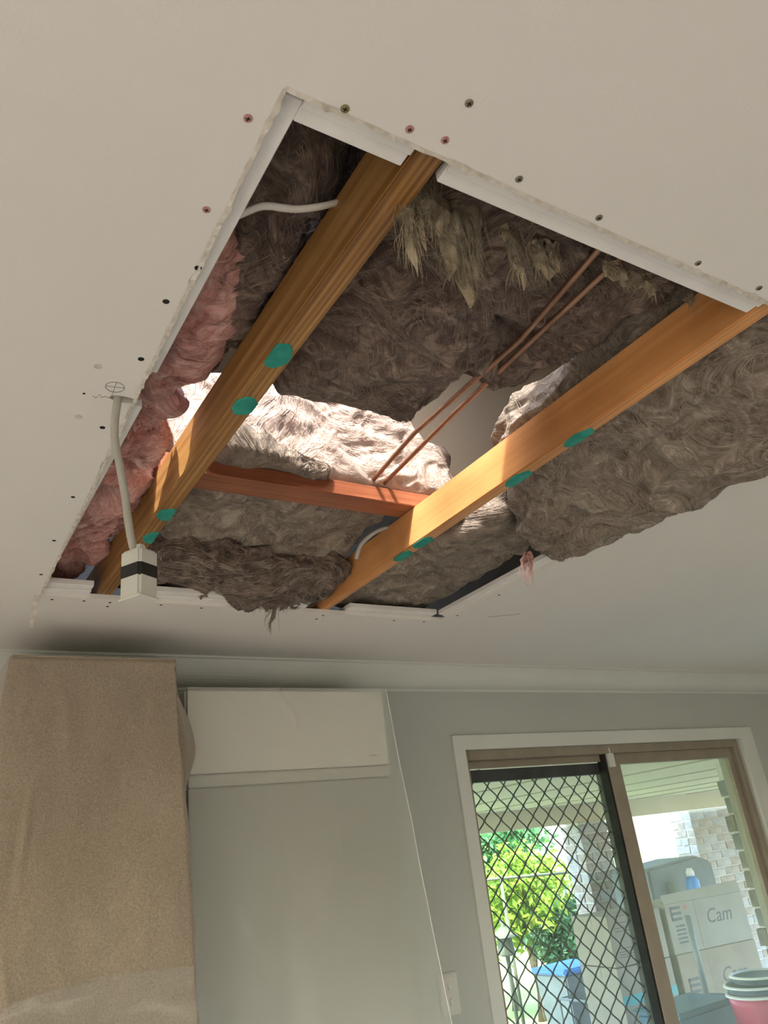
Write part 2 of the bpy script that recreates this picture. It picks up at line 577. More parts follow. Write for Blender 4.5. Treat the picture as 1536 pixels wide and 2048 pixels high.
inner = []
inner += ragged((HX0, HY0), (HX1, HY0), 130, 0.0011, 1)
inner += ragged((HX1, HY0), (HX1, HY1), 60, 0.0005, 2)
inner += ragged((HX1, HY1), (HX0 + 0.026, HY1), 60, 0.0005, 3)
inner += ragged((HX0 + 0.026, HY1), (HX0, HY0), 170, 0.0013, 4)

bm = bmesh.new()
outer = [(XL - 0.1, YR - 0.1), (XR + 0.1, YR - 0.1), (XR + 0.1, YW + 0.1), (XL - 0.1, YW + 0.1)]
vo = [bm.verts.new((x, y, ZC)) for x, y in outer]
vi = [bm.verts.new((p[0], p[1], ZC)) for p in inner]
# small round hole where the cable comes through
CH = at(236, 797, 2, ZC)
vh = [bm.verts.new((CH[0] + 0.008 + 0.020 * math.cos(a), CH[1] + 0.008 * math.sin(a), ZC)) for a in [2 * math.pi * k / 16 for k in range(16)]]
eds = []
for loop in (vo, vi, vh):
    for i in range(len(loop)):
        eds.append(bm.edges.new((loop[i], loop[(i + 1) % len(loop)])))
r = bmesh.ops.triangle_fill(bm, use_beauty=True, use_dissolve=False, edges=eds)
fs = [f for f in bm.faces]
ex = bmesh.ops.extrude_face_region(bm, geom=fs)
for v in [g for g in ex['geom'] if isinstance(g, bmesh.types.BMVert)]:
    v.co.z += TB
bmesh.ops.recalc_face_normals(bm, faces=bm.faces[:])
me = bpy.data.meshes.new('ceiling')
bm.to_mesh(me); bm.free()
ceiling = put('ceiling', me, M['ceiling'], recenter=False)
tag(ceiling, 'pale plasterboard ceiling with a large rectangular opening cut into it', kind='structure')


def structure(name, mb, mat, label=None):
    o = mb.build(name, mat)
    return tag(o, label, kind='structure')


structure('floor', MB().box(XL - 0.1, XR + 0.1, YR - 0.1, YW + 0.13, -0.1, 0.0), M['floor'])
DX0, DX1, DZ = 1.83, 3.50, 2.095      # door opening in the wall
# door wall with its opening
wb_ = MB()
wb_.box(XL - 0.1, DX0, YW, YW + 0.12, 0, ZR)
wb_.box(DX1, XR + 0.1, YW, YW + 0.12, 0, ZR)
wb_.box(DX0, DX1, YW, YW + 0.12, DZ, ZR)
structure('wall_back', wb_, M['wall'], 'greenish white painted wall around the sliding door')
wl = MB()
wl.box(XL - 0.1, XL, YR, YW, 0, 0.6).box(XL - 0.1, XL, YR, YW, 1.9, ZR).box(XL - 0.1, XL, YR, -1.9, 0.6, 1.9).box(XL - 0.1, XL, 0.7, YW, 0.6, 1.9)
structure('wall_left', wl, M['wall'])
structure('wall_right', MB().box(XR, XR + 0.1, YR, YW, 0, ZR), M['wall'])
wr = MB()
wr.box(XL - 0.1, -1.7, YR - 0.1, YR, 0, ZR).box(1.3, XR + 0.1, YR - 0.1, YR, 0, ZR).box(-1.7, 1.3, YR - 0.1, YR, 2.1, ZR)
structure('wall_rear', wr, M['wall'])
# roof lining with an open patch that lets the sun into the roof space
OX0, OX1, OY0, OY1 = -0.16, 0.74, 0.52, 1.08
rf = MB()
rf.box(XL - 0.3, OX0, YR - 0.3, YW + 0.12, ZR, ZR + 0.06).box(OX1, XR + 0.3, YR - 0.3, YW + 0.12, ZR, ZR + 0.06)
rf.box(OX0, OX1, YR - 0.3, OY0, ZR, ZR + 0.06).box(OX0, OX1, OY1, YW + 0.12, ZR, ZR + 0.06)
structure('roof_lining', rf, M['roof'], 'pale roof lining seen through the gap above the insulation')

# cornice: coved strip between ceiling and door wall
prof = [(0.0, 0.0)]
CD = 0.088
prof = [(YW - CD - 0.004, ZC), (YW - CD - 0.004, ZC - 0.007), (YW - CD + 0.004, ZC - 0.007)]
for k in range(0, 11):
    a = math.pi / 2 * k / 10
    prof.append((YW - 0.012 - (CD - 0.016) * math.cos(a) * 0.98, ZC - 0.012 - (CD - 0.018) * (1 - math.cos(a * 0.0 + (math.pi / 2 - a))) if False else ZC - 0.010 - (CD - 0.018) * (math.sin(a) ** 1.25)))
prof += [(YW - 0.007, ZC - CD + 0.004), (YW - 0.007, ZC - CD), (YW, ZC - CD), (YW, ZC)]
cv = MB()
n = len(prof)
cv.add([(XL, y, z) for y, z in prof] + [(XR, y, z) for y, z in prof],
       [(i, (i + 1) % n, n + (i + 1) % n, n + i) for i in range(n)] + [tuple(range(n))[::-1], tuple(range(n, 2 * n))])
structure('trim_1', cv, M['trim'], 'coved white cornice running along the top of the wall')

# architrave round the sliding door
AW = 0.052
ar = MB()
ar.box(DX0 - AW, DX0, YW - 0.014, YW, 0, DZ + AW).box(DX1, DX1 + AW + 0.05, YW - 0.014, YW, 0, DZ + AW).box(DX0, DX1, YW - 0.014, YW, DZ, DZ + AW)
structure('trim_2', ar, M['trim'], 'flat white architrave around the sliding door')

# ------------------------------------------------------------------ sliding door
door = empty('door_1', (DX0, YW + 0.05, 0), 'bronze aluminium sliding door with diamond security screen and a glass panel', kind='structure')
FY0, FY1 = YW + 0.012, YW + 0.115
fr = MB()
fr.box(DX0, DX0 + 0.028, FY0, FY1, 0.0, DZ).box(DX1 - 0.035, DX1, FY0, FY1, 0.0, DZ)
fr.box(DX0 + 0.028, DX1 - 0.035, FY0, FY1, DZ - 0.035, DZ).box(DX0 + 0.028, DX1 - 0.035, FY0, FY1, 0.0, 0.03)
fr.box(DX0 + 0.028, DX1 - 0.035, FY0 + 0.045, FY0 + 0.050, DZ - 0.062, DZ - 0.035)
fr.box(DX1 - 0.047, DX1 - 0.035, FY0 + 0.020, FY0 + 0.026, 0.03, DZ - 0.035)
fr.box(DX1 - 0.050, DX1 - 0.035, FY0 + 0.060, FY0 + 0.066, 0.03, DZ - 0.035)
fr.build('door_frame', M['bronze'], door, bevel=0.0015)
# fixed glass panel on the right
gy0, gy1 = FY0 + 0.018, FY0 + 0.052
a = at(1250, 1530, 1, gy0); b_ = at(1222, 1530, 1, gy0)
PX0 = float(at(1345, 2000, 1, gy0)[0]); PX0 = 2.605
PX1 = DX1 - 0.047
st = MB()
PZ1 = DZ - 0.035
st.box(PX0, PX0 + 0.075, gy0, gy1, 0.03, PZ1).box(PX1 - 0.030, PX1, gy0, gy1, 0.03, PZ1)
st.box(PX0 + 0.075, PX1 - 0.030, gy0, gy1, PZ1 - 0.045, PZ1).box(PX0 + 0.075, PX1 - 0.030, gy0, gy1, 0.03, 0.11)
st.build('glass_panel_frame', M['bronze'], door, bevel=0.0015)
MB().box(PX0 + 0.075, PX1 - 0.030, gy0 + 0.014, gy0 + 0.018, 0.11, PZ1 - 0.045).build('glass_pane', M['glass'], door)
se = MB()
se.box(PX0 - 0.012, PX0 - 0.002, gy0 + 0.002, gy1 + 0.01, 0.03, PZ1)
se.build('door_seal', M['seal'], door)
# little catch at the top of the meeting stile
ca = MB().box(PX0 + 0.000, PX0 + 0.034, gy0 - 0.014, gy0, PZ1 - 0.055, PZ1 + 0.018).box(PX0 + 0.004, PX0 + 0.012, gy0 - 0.020, gy0 - 0.014, PZ1 + 0.0, PZ1 + 0.022)
ca.build('door_catch', M['trim'], door, bevel=0.002)
# security screen on the left, in the outer track
sy0, sy1 = FY0 + 0.062, FY0 + 0.090
SX0, SX1 = DX0 + 0.030, 2.665
ss = MB()
ss.box(SX0, SX0 + 0.030, sy0, sy1, 0.03, PZ1 - 0.03).box(SX1 - 0.070, SX1, sy0, sy1, 0.03, PZ1 - 0.03)
ss.box(SX0 + 0.030, SX1 - 0.070, sy0, sy1, PZ1 - 0.075, PZ1 - 0.03).box(SX0 + 0.030, SX1 - 0.070, sy0, sy1, 0.03, 0.10)
ss.build('screen_frame', M['darkalu'], door, bevel=0.002)
MX0, MX1, MZ0, MZ1 = SX0 + 0.026, SX1 - 0.066, 0.09, PZ1 - 0.070
gr = MB()
PITCH, VP_ = 0.0815, 0.0815
j = 0
while True:
    cx = MX0 + j * PITCH / 2
    if cx > MX1 + PITCH / 4:
        break
    pts = []
    ns = int((MZ1 - MZ0) / (VP_ / 10))
    for k in range(ns + 1):
        z = MZ1 - k * VP_ / 10
        ph = 2 * math.pi * (k / 10.0)
        w = math.asin(0.965 * math.sin(ph)) / math.asin(0.965)
        w = 0.62 * w + 0.38 * math.sin(ph) * 1.0
        x = cx + (-1) ** j * (PITCH / 4 - 0.0012) * w
        pts.append((min(max(x, MX0), MX1), sy0 + 0.014, z))
    gr.tube(pts, 0.0029, n=5, up=(0, 1, 0))
    j += 1
gr.build('diamond_grille', M['darkalu'], door, smooth=True)
# sliding glass sash behind the screen (open glass leaf stands on the right side of the photo)
MB().box(SX0 + 0.03, SX1 - 0.07, sy0 - 0.006, sy0 - 0.003, 0.10, PZ1 - 0.075).build('insect_screen_pane', M['glass_clear'], door)

# light switch
swc = at(899, 1988, 1, YW - 0.005)
sw = empty('light_switch', (swc[0], YW, swc[2]), 'flat white light switch plate on the wall beside the sliding door', 'light switch')
MB().box(swc[0] - 0.037, swc[0] + 0.037, YW - 0.009, YW, swc[2] - 0.058, swc[2] + 0.058).build('plate', M['switch'], sw, bevel=0.004, seg=2)
for dz in (0.022, -0.022):
    MB().box(swc[0] - 0.006, swc[0] + 0.006, YW - 0.015, YW - 0.009, swc[2] + dz - 0.010, swc[2] + dz + 0.010).build('rocker', M['trim'], sw, bevel=0.0015)
MB().box(swc[0] - 0.028, swc[0] + 0.028, YW - 0.011, YW - 0.009, swc[2] - 0.047, swc[2] + 0.047).build('face_plate', M['switch'], sw, bevel=0.0008)

# ------------------------------------------------------------------ joists and batten
JZ0, JZ1 = 2.412, 2.500
J1X0, J1X1 = 0.383, 0.418
J2X0, J2X1 = 0.979, 1.009


def dab(parent, px, py, rx, ry, seed, z=JZ0, xlim=None, rot=0.0):
    c = at(px, py, 2, z)
    rr = np.random.default_rng(seed)
    n = 26
    top, bot, mid = [], [], []
    for k in range(n):
        a = 2 * math.pi * k / n
        q = 1 + rr.normal() * 0.05
        dx, dy = rx * math.cos(a) * q, ry * math.sin(a) * q
        x = c[0] + dx * math.cos(rot) - dy * math.sin(rot)
        y = c[1] + dx * math.sin(rot) + dy * math.cos(rot)
        if xlim: x = min(max(x, xlim[0]), xlim[1])
        top.append((x, y, z + 0.0005))
        mid.append((x, y, z - 0.0006))
        bot.append((c[0] + (x - c[0]) * 0.9, c[1] + (y - c[1]) * 0.9, z - 0.0022 + rr.normal() * 0.0003))
    mb = MB()
    mb.add(top + mid + bot, [(i, (i + 1) % n, n + (i + 1) % n, n + i) for i in range(n)] +
           [(n + i, n + (i + 1) % n, 2 * n + (i + 1) % n, 2 * n + i) for i in range(n)] + [tuple(range(2 * n, 3 * n))[::-1], tuple(range(n))])
    return mb.build('glue_dab', M['glue'], parent)


j1 = empty('ceiling_joist', (0.4, 0.2, JZ0), 'dark brown timber joist crossing the left side of the ceiling opening', 'joist')
MB().box(J1X0, J1X1, -0.4, 2.36, JZ0, JZ1).build('beam', M['wood1'], j1, bevel=0.0025, seg=2)
for k, (px, py, ry) in enumerate(((556, 712, 0.030), (490, 812, 0.026), (335, 1029, 0.028), (305, 1076, 0.03))):
    dab(j1, px, py, 0.019, ry, 20 + k, xlim=(J1X0 + 0.0005, J1X1 - 0.0005))
j2 = empty('ceiling_joist', (0.994, 0.2, JZ0), 'orange timber joist crossing the right side of the ceiling opening', 'joist')
MB().box(J2X0, J2X1, -0.4, 2.36, JZ0, JZ1).build('beam', M['wood2'], j2, bevel=0.003, seg=2)
for k, (px, py, ry) in enumerate(((1158, 876, 0.034), (1037, 958, 0.036), (846, 1085, 0.034), (806, 1112, 0.034))):
    dab(j2, px, py, 0.018, ry, 30 + k, xlim=(J2X0 + 0.0005, J2X1 - 0.0005))
bt = MB().box(0.386, 1.62, 1.316, 1.384, JZ1, JZ1 + 0.036).build('cross_batten', M['wood3'], bevel=0.002)
tag(bt, 'reddish timber batten lying across the two joists', 'batten')

# ------------------------------------------------------------------ backing strips, screws and marks on the ceiling
SZ = ZC + TB + 0.0005


def strip(x0, x1, y0, y1, groove=None):
    mb = MB().box(x0, x1, y0, y1, SZ, SZ + 0.014)
    o = mb.build('backing_strip', M['strip'], ceiling, bevel=0.0012)
    if groove:
        g = MB().box(*groove, SZ - 0.0035, SZ).build('strip_ridge', M['strip'], o, bevel=0.0008)
        g.location = (0, 0, 0)
    return o


yl = [at(*p, 2, SZ)[1] for p in ((590, 205), (305, 745), (285, 815), (115, 1160))]
strip(0.18, 0.257, HY0 + 0.012, yl[1])
strip(0.18, 0.262, yl[2], yl[3])
xn = [at(*p, 2, SZ)[0] for p in ((585, 235), (805, 328), (872, 365), (1510, 615))]
strip(xn[0] + 0.002, xn[1], 0.37, 0.451, (xn[0] + 0.002, xn[1], 0.40, 0.433))
strip(xn[2], xn[3], 0.37, 0.451, (xn[2], xn[3], 0.40, 0.433))
strip(0.264, 0.365, 1.769, 1.86, (0.264, 0.365, 1.797, 1.85))
strip(0.45, 0.93, 1.772, 1.86, (0.45, 0.93, 1.797, 1.85))
strip(1.06, 1.36, 1.790, 1.86)
strip(1.372, 1.46, 1.20, 1.80, (1.386, 1.45, 1.20, 1.80))

SCREWS = [(496, 236, 'screw_red'), (690, 217, 'screw_green'), (819, 258, 'screw_red'), (890, 280, 'screw_red'), (938, 206, 'screw'),
          (1038, 358, 'screw'), (1198, 435, 'screw'), (1396, 526, 'screw'), (1518, 576, 'screw'), (413, 419, 'screw_red')]
for px, py, mt in SCREWS:
    c = at(px, py, 2, ZC)
    s = MB().lathe((c[0], c[1], ZC - 0.0012), [(0.0032, -0.0002), (0.0042, 0.0002), (0.0044, 0.0012), (0.002, 0.006)], 14).build('screw', M[mt], ceiling)
    cr = MB().box(c[0] - 0.0022, c[0] + 0.0022, c[1] - 0.0006, c[1] + 0.0006, ZC - 0.0017, ZC - 0.0012).box(c[0] - 0.0006, c[0] + 0.0006, c[1] - 0.0022, c[1] + 0.0022, ZC - 0.0018, ZC - 0.0012)
    cr.build('screw_slot', M['dark'], s)
HOLES = [(396, 536), (332, 603), (282, 718), (205, 855), (146, 994), (108, 1081), (196, 733), (157, 834), (82, 1149), (104, 1199), (168, 1202), (220, 1205), (215, 1213),
         (322, 1210), (403, 1216), (633, 1238), (646, 1231), (788, 1241), (848, 1244), (915, 1231), (998, 1190), (1472, 958), (168, 787)]
for i, (px, py) in enumerate(HOLES):
    c = at(px, py, 2, ZC)
    rr = 0.0042 if py < 900 else 0.0036
    if (px, py) in ((196, 733), (157, 834)):
        rr = 0.0055
    if (px, py) == (168, 787):
        rr = 0.002
    mb = MB().lathe((c[0], c[1], ZC - 0.0006), [(rr * 0.75, 0.0), (rr, 0.0002), (rr, 0.003)], 12)
    mb.build('screw_hole_disc', M['dark'] if rr < 0.005 else M['paper'], ceiling)  # flat discs for empty holes; the dark ones paint in their shade

# pencil ring, cross and scribbles near the cable
pc = at(230, 774, 2, ZC)
pts = [(pc[0] + 0.0125 * math.cos(a), pc[1] + 0.0125 * math.sin(a), ZC - 0.0004) for a in [2 * math.pi * k / 28 for k in range(29)]]
pm = MB().tube(pts, 0.0005, 4)
pm.tube([(pc[0] - 0.012, pc[1] + 0.001, ZC - 0.0004), (pc[0] + 0.012, pc[1] - 0.002, ZC - 0.0004)], 0.0004, 4)
pm.tube([(pc[0] - 0.001, pc[1] - 0.012, ZC - 0.0004), (pc[0] + 0.001, pc[1] + 0.022, ZC - 0.0004)], 0.0004, 4)
pm.build('pencil_ring', M['pencil'], ceiling)
sc = [at(*p, 2, ZC - 0.0004) for p in ((186, 792), (192, 796), (199, 789), (203, 795), (210, 793), (222, 797))]
MB().tube(sc, 0.0004, 4).build('pencil_scribble', M['pencil'], ceiling)
sc = [at(*p, 2, ZC - 0.0004) for p in ((975, 1234), (1010, 1231), (1040, 1228))]
MB().tube(sc, 0.0006, 4).build('pencil_line', M['pencil'], ceiling)

# torn paper lip along the cut edges
for (p0, p1, nrm, seed, N) in (((HX0 + 0.026, HY1 - 0.02), (HX0, HY0), (1, 0), 51, 220), ((HX0, HY0), (HX1, HY0), (0, 1), 52, 170)):
    rr = np.random.default_rng(seed)
    mb = MB()
    a = np.array(p0); b = np.array(p1)
    vv = []
    w = 0.0
    for i in range(N + 1):
        t = i / N
        q = a + (b - a) * t
        w = 0.6 * w + rr.normal() * 0.0011
        o1 = -0.0022 + 0.8 * min(0, w)
        o2 = 0.0008 + 0.8 * abs(w) + max(0, rr.normal()) * 0.0010
        nn = np.array(nrm)
        vv.append((*(q + nn * o1), ZC - 0.0003))
        vv.append((*(q + nn * o2), ZC - 0.0008 - abs(rr.normal()) * 0.0015))
        vv.append((*(q + nn * (o2 - 0.0012)), ZC + 0.004))
    ff = []
    for i in range(N):
        k = i * 3
        ff += [(k, k + 1, k + 4, k + 3), (k + 1, k + 2, k + 5, k + 4)]
    mb.add(vv, ff)
    mb.build('torn_paper_edge', M['paper'], ceiling)
# strip of paper hanging at the far left corner
c0 = at(76, 1190, 2, ZC)
c1 = at(62, 1255, 1, c0[1] - 0.005)
mb = MB()
P = []
for i in range(8):
    t = i / 7
    q = np.array(c0) * (1 - t) + np.array(c1) * t
    w = 0.0075 * (1 - 0.45 * t)
    P.append([(q[0] - w, q[1] + 0.004 * math.sin(3 * t), q[2]), (q[0] + w * 0.8, q[1] - 0.003, q[2]), (q[0] + w * 0.8, q[1] - 0.002, q[2]), (q[0] - w, q[1] + 0.0012 + 0.004 * math.sin(3 * t), q[2])])
mb.grid(np.array(P))
pp = mb.build('torn_paper_strip', M['paper'])
tag(pp, 'torn strip of ceiling paper dangling from the far left corner of the opening', 'paper strip')


# ------------------------------------------------------------------ insulation
def cube_grid(nx, ny, nz):
    """surface grid of a unit cube [-1,1]^3 with shared vertices"""
    idx = {}
    V = []
    Fc = []

    def vid(i, j, k):
        key = (i, j, k)
        if key not in idx:
            idx[key] = len(V)
            V.append((2 * i / nx - 1, 2 * j / ny - 1, 2 * k / nz - 1))
        return idx[key]
    for i in range(nx):
        for j in range(ny):
            Fc.append((vid(i, j, 0), vid(i, j + 1, 0), vid(i + 1, j + 1, 0), vid(i + 1, j, 0)))
            Fc.append((vid(i, j, nz), vid(i + 1, j, nz), vid(i + 1, j + 1, nz), vid(i, j + 1, nz)))
    for i in range(nx):
        for k in range(nz):
            Fc.append((vid(i, 0, k), vid(i + 1, 0, k), vid(i + 1, 0, k + 1), vid(i, 0, k + 1)))
            Fc.append((vid(i, ny, k), vid(i, ny, k + 1), vid(i + 1, ny, k + 1), vid(i + 1, ny, k)))
    for j in range(ny):
        for k in range(nz):
            Fc.append((vid(0, j, k), vid(0, j, k + 1), vid(0, j + 1, k + 1), vid(0, j + 1, k)))
            Fc.append((vid(nx, j, k), vid(nx, j + 1, k), vid(nx, j + 1, k + 1), vid(nx, j, k + 1)))
    return np.array(V), Fc


def mesh_normals(me):
    n = len(me.vertices)
    a = np.empty(n * 3)
    me.vertex_normals.foreach_get('vector', a)
    return a.reshape(-1, 3)


def fold_disp(p, seed, amp=1.0, stretch=(1, 1, 1), fold=1.0):
    """swirling folded wool relief"""
    q = p * np.array(stretch)
    w1 = vnoise(q * 5.0, seed)
    q1 = q + w1 * 0.11
    w2 = vnoise(q1 * 14.0, seed + 3)
    q2 = q1 + w2 * 0.040
    big = perlin(q * 4.5, seed + 11) * 0.024
    r1 = (1 - np.abs(perlin(q1 * np.array([8.0, 12.0, 12.0]), seed + 21)) * 2.1)
    r2 = (1 - np.abs(perlin(q2 * np.array([17.0, 30.0, 30.0]), seed + 31)) * 2.1)
    r3 = perlin(q2 * np.array([40.0, 75.0, 75.0]), seed + 41)
    return amp * (big + fold * (r1 * 0.018 + r2 * 0.0085 + r3 * 0.0022))


def make_batt(mb_fn, res, size, seed, amp=1.0, stretch=(1, 1, 1), power=7.0, fold=1.0):
    nx, ny, nz = [max(4, int(s / res)) for s in size]
    V, Fc = cube_grid(nx, ny, nz)
    # rounded edges: push onto a superellipsoid
    nrm = (np.abs(V) ** power).sum(1) ** (1 / power)
    U = V / nrm[:, None]
    Pp = mb_fn(U)
    me = bpy.data.meshes.new('batt')
    me.from_pydata(Pp.tolist(), [], Fc)
    me.update()
    N = mesh_normals(me)
    d = fold_disp(Pp, seed, amp, stretch, fold)
    Pn = Pp + N * d[:, None]
    # swirl shear for overhanging folds
    Pn = Pn + vnoise(Pp * 16.0 * np.array(stretch), seed + 51) * 0.007 * amp
    me.vertices.foreach_set('co', Pn.ravel())
    me.update()
    me.shade_smooth()
    return me


def strands(me, n, seed, mat, parent, length=(0.04, 0.13), width=0.00045, lift=0.0014, keep=lambda p, nn: nn[:, 2] < 0.2, flow=3.2, curl=0.35):
    """loose glass fibres lying over the surface of a batt"""
    rr = np.random.default_rng(seed)
    nv = len(me.vertices)
    co = np.empty(nv * 3); me.vertices.foreach_get('co', co); co = co.reshape(-1, 3)
    N = mesh_normals(me)
    ok = np.nonzero(keep(co, N))[0]
    if len(ok) == 0:
        return None
    s = rr.choice(ok, n)
    kd = KDTree(nv)
    for i_, c_ in enumerate(co.tolist()):
        kd.insert(c_, i_)
    kd.balance()
    p = co[s] + rr.normal(size=(n, 3)) * 0.0012
    nn = N[s]
    K = 6
    L = rr.uniform(*length, n)
    pts = [p - nn * 0.001]
    cur = p.copy()
    for k in range(1, K):
        g = vnoise(cur * flow, seed + 60) + 0.35 * vnoise(cur * flow * 4, seed + 61) * curl + rr.normal(size=(n, 3)) * 0.05
        t = np.cross(nn, g)
        t /= np.linalg.norm(t, axis=1)[:, None] + 1e-6
        cur = cur + t * (L / (K - 1))[:, None]
        near = np.array([kd.find(c_)[1] for c_ in cur.tolist()])
        nn = N[near]
        dd_ = ((cur - co[near]) * nn).sum(1)
        cur = cur - nn * dd_[:, None]
        lf = np.sin(math.pi * k / (K - 1) * 0.8) * lift * rr.uniform(0.3, 1.0, n)
        pts.append(cur + nn * lf[:, None])
    pts = np.stack(pts, 1)          # n,K,3
    tang = np.gradient(pts, axis=1)
    side = np.cross(tang, nn[:, None, :])
    side /= np.linalg.norm(side, axis=2)[:, :, None] + 1e-6
    w = width * rr.uniform(0.5, 1.6, n)[:, None] * np.array([0.7, 1, 1, 0.9, 0.6, 0.15])[None, :]
    A = pts + side * w[:, :, None]
    B = pts - side * w[:, :, None]
    VV = np.stack([A, B], 2).reshape(-1, 3)
    base = np.arange(n)[:, None] * (2 * K)
    k = np.arange(K - 1)[None, :]
    q = np.stack([base + 2 * k, base + 2 * k + 1, base + 2 * k + 3, base + 2 * k + 2], 2).reshape(-1, 4)
    m2 = bpy.data.meshes.new('fibres')
    m2.from_pydata(VV.tolist(), [], q.tolist())
    m2.update()
    o = put('loose_fibres', m2, mat, parent)
    o['kind'] = 'stuff'
    return o


def batt(label, mat, fn, res, size, seed, nstr=3500, smat=None, group=None, base=None, keep=None, **kw):
    me = make_batt(fn, res, size, seed, **kw)
    root = empty('insulation_batt', base if base else (0, 0, 2.4), label, 'insulation', group)
    put('wool', me, mat, root)
    if nstr:
        args = {}
        if keep: args['keep'] = keep
        strands(me, nstr, seed + 100, smat or mat, root, **args)
    return root


def lerp(a, b, t):
    return a + (b - a) * t


def slab(x0, x1, y0, y1, zb, zt):
    """function giving a slab whose limits may depend on position"""
    def fn(U):
        sx = (U[:, 0] + 1) / 2; sy = (U[:, 1] + 1) / 2; sz = (U[:, 2] + 1) / 2
        xx0 = x0(sy) if callable(x0) else x0
        xx1 = x1(sy) if callable(x1) else x1
        x = xx0 + (xx1 - xx0) * sx
        yy0 = y0(x) if callable(y0) else y0
        yy1 = y1(x) if callable(y1) else y1
        y = yy0 + (yy1 - yy0) * sy
        b = zb(x, y) if callable(zb) else zb + 0 * x
        t = zt(x, y) if callable(zt) else zt + 0 * x
        return np.stack([x, y, b + (t - b) * sz], 1)
    return fn


GB = 'brown glass wool batts in the ceiling opening'
# between the two joists, near side
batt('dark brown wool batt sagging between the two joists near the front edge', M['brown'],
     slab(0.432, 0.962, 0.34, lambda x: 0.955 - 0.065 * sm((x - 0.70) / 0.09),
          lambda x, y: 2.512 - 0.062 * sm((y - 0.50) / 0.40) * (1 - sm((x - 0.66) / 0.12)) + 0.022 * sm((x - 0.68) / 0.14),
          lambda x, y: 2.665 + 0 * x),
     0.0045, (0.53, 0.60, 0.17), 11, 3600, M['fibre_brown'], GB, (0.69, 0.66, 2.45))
# pale batt standing in the sunlight on the batten
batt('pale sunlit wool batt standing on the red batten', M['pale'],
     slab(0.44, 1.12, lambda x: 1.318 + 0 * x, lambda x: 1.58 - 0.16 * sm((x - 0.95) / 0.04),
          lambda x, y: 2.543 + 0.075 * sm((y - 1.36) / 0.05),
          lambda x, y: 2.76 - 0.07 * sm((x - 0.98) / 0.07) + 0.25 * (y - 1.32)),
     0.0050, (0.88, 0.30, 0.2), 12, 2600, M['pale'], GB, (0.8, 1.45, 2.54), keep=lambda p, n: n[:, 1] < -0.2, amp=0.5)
batt('ragged brown roll of wool lying on the red batten under the sunlit batt', M['brown2'],
     slab(0.45, lambda s: 0.74 + 0 * s, lambda x: 1.285 + 0.02 * np.sin(20 * x), 1.345, lambda x, y: 2.541 + 0 * x, lambda x, y: 2.600 - 0.045 * sm((x - 0.55) / 0.2)),
     0.0040, (0.30, 0.07, 0.06), 22, 1500, M['fibre_grey'], GB, (0.6, 1.31, 2.54), amp=0.6)
# beyond the batten between the joists
batt('grey brown wool batt between the joists behind the red batten', M['brown2'],
     slab(0.430, 0.968, 1.395, 1.75, lambda x, y: 2.518 - 0.03 * sm((y - 1.40) / 0.3), lambda x, y: 2.605 + 0 * x),
     0.0045, (0.54, 0.36, 0.08), 13, 2200, M['fibre_grey'], GB, (0.7, 1.57, 2.5), amp=0.8)
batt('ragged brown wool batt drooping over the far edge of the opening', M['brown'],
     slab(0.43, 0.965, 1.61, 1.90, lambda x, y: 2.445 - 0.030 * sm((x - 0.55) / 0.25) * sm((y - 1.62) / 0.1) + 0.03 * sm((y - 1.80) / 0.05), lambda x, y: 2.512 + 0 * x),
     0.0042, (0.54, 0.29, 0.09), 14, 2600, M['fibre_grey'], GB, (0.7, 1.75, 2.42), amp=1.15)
# right bay
batt('large brown wool batt bulging below the ceiling on the right', M['brown2'],
     slab(1.022, 1.372, 0.34, lambda x: 1.075 + 0.18 * sm((x - 1.03) / 0.27),
          lambda x, y: 2.462 - 0.105 * sm((x - 1.02) / 0.36) + 0.035 * (1 - sm((y - 0.45) / 0.3)), lambda x, y: 2.60 + 0 * x),
     0.0045, (0.37, 0.92, 0.2), 15, 4200, M['fibre_grey'], GB, (1.2, 0.8, 2.4), stretch=(1.0, 0.55, 1.0), amp=1.05)
batt('flat grey brown wool batt in the far right bay', M['brown2'],
     slab(lambda s: 1.15 - 0.12 * sm((s - 0.12) / 0.38), 1.372, lambda x: 1.175 + 0.09 * sm((x - 1.08) / 0.2), 1.90, lambda x, y: 2.458 - 0.006 * sm((y - 1.25) / 0.5), lambda x, y: 2.60 - 0.09 * sm((y - 1.28) / 0.03) + 0 * x),
     0.0045, (0.36, 0.70, 0.10), 16, 3500, M['fibre_grey'], GB, (1.2, 1.5, 2.45), stretch=(1.0, 0.6, 1.0), amp=0.6)
# left bay
batt('pink wool batt along the left edge of the opening', M['pink'],
     slab(0.05, lambda s: 0.358 + 0.006 * np.sin(14 * s) - 0.10 * sm((0.34 - s) / 0.34) + 0.016 * sm((s - 0.66) / 0.06) - 0.022 * sm((s - 0.36) / 0.04) * sm((0.66 - s) / 0.04), 0.58, 1.74, lambda x, y: 2.482 - 0.008 * np.sin(6 * y), lambda x, y: 2.60 - 0.085 * sm((x - 0.22) / 0.09) * sm((y - 0.93) / 0.05) * sm((1.33 - y) / 0.05)),
     0.0050, (0.28, 1.1, 0.16), 17, 1800, M['pink'], None, (0.2, 1.15, 2.44), fold=1.15, keep=lambda p, n: (n[:, 2] < 0.3) & (p[:, 0] > 0.2))
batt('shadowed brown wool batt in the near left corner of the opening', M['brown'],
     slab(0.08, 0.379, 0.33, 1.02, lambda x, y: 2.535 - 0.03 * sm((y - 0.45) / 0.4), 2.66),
     0.0055, (0.3, 0.65, 0.13), 18, 2500, M['fibre_brown'], GB, (0.2, 0.65, 2.5))
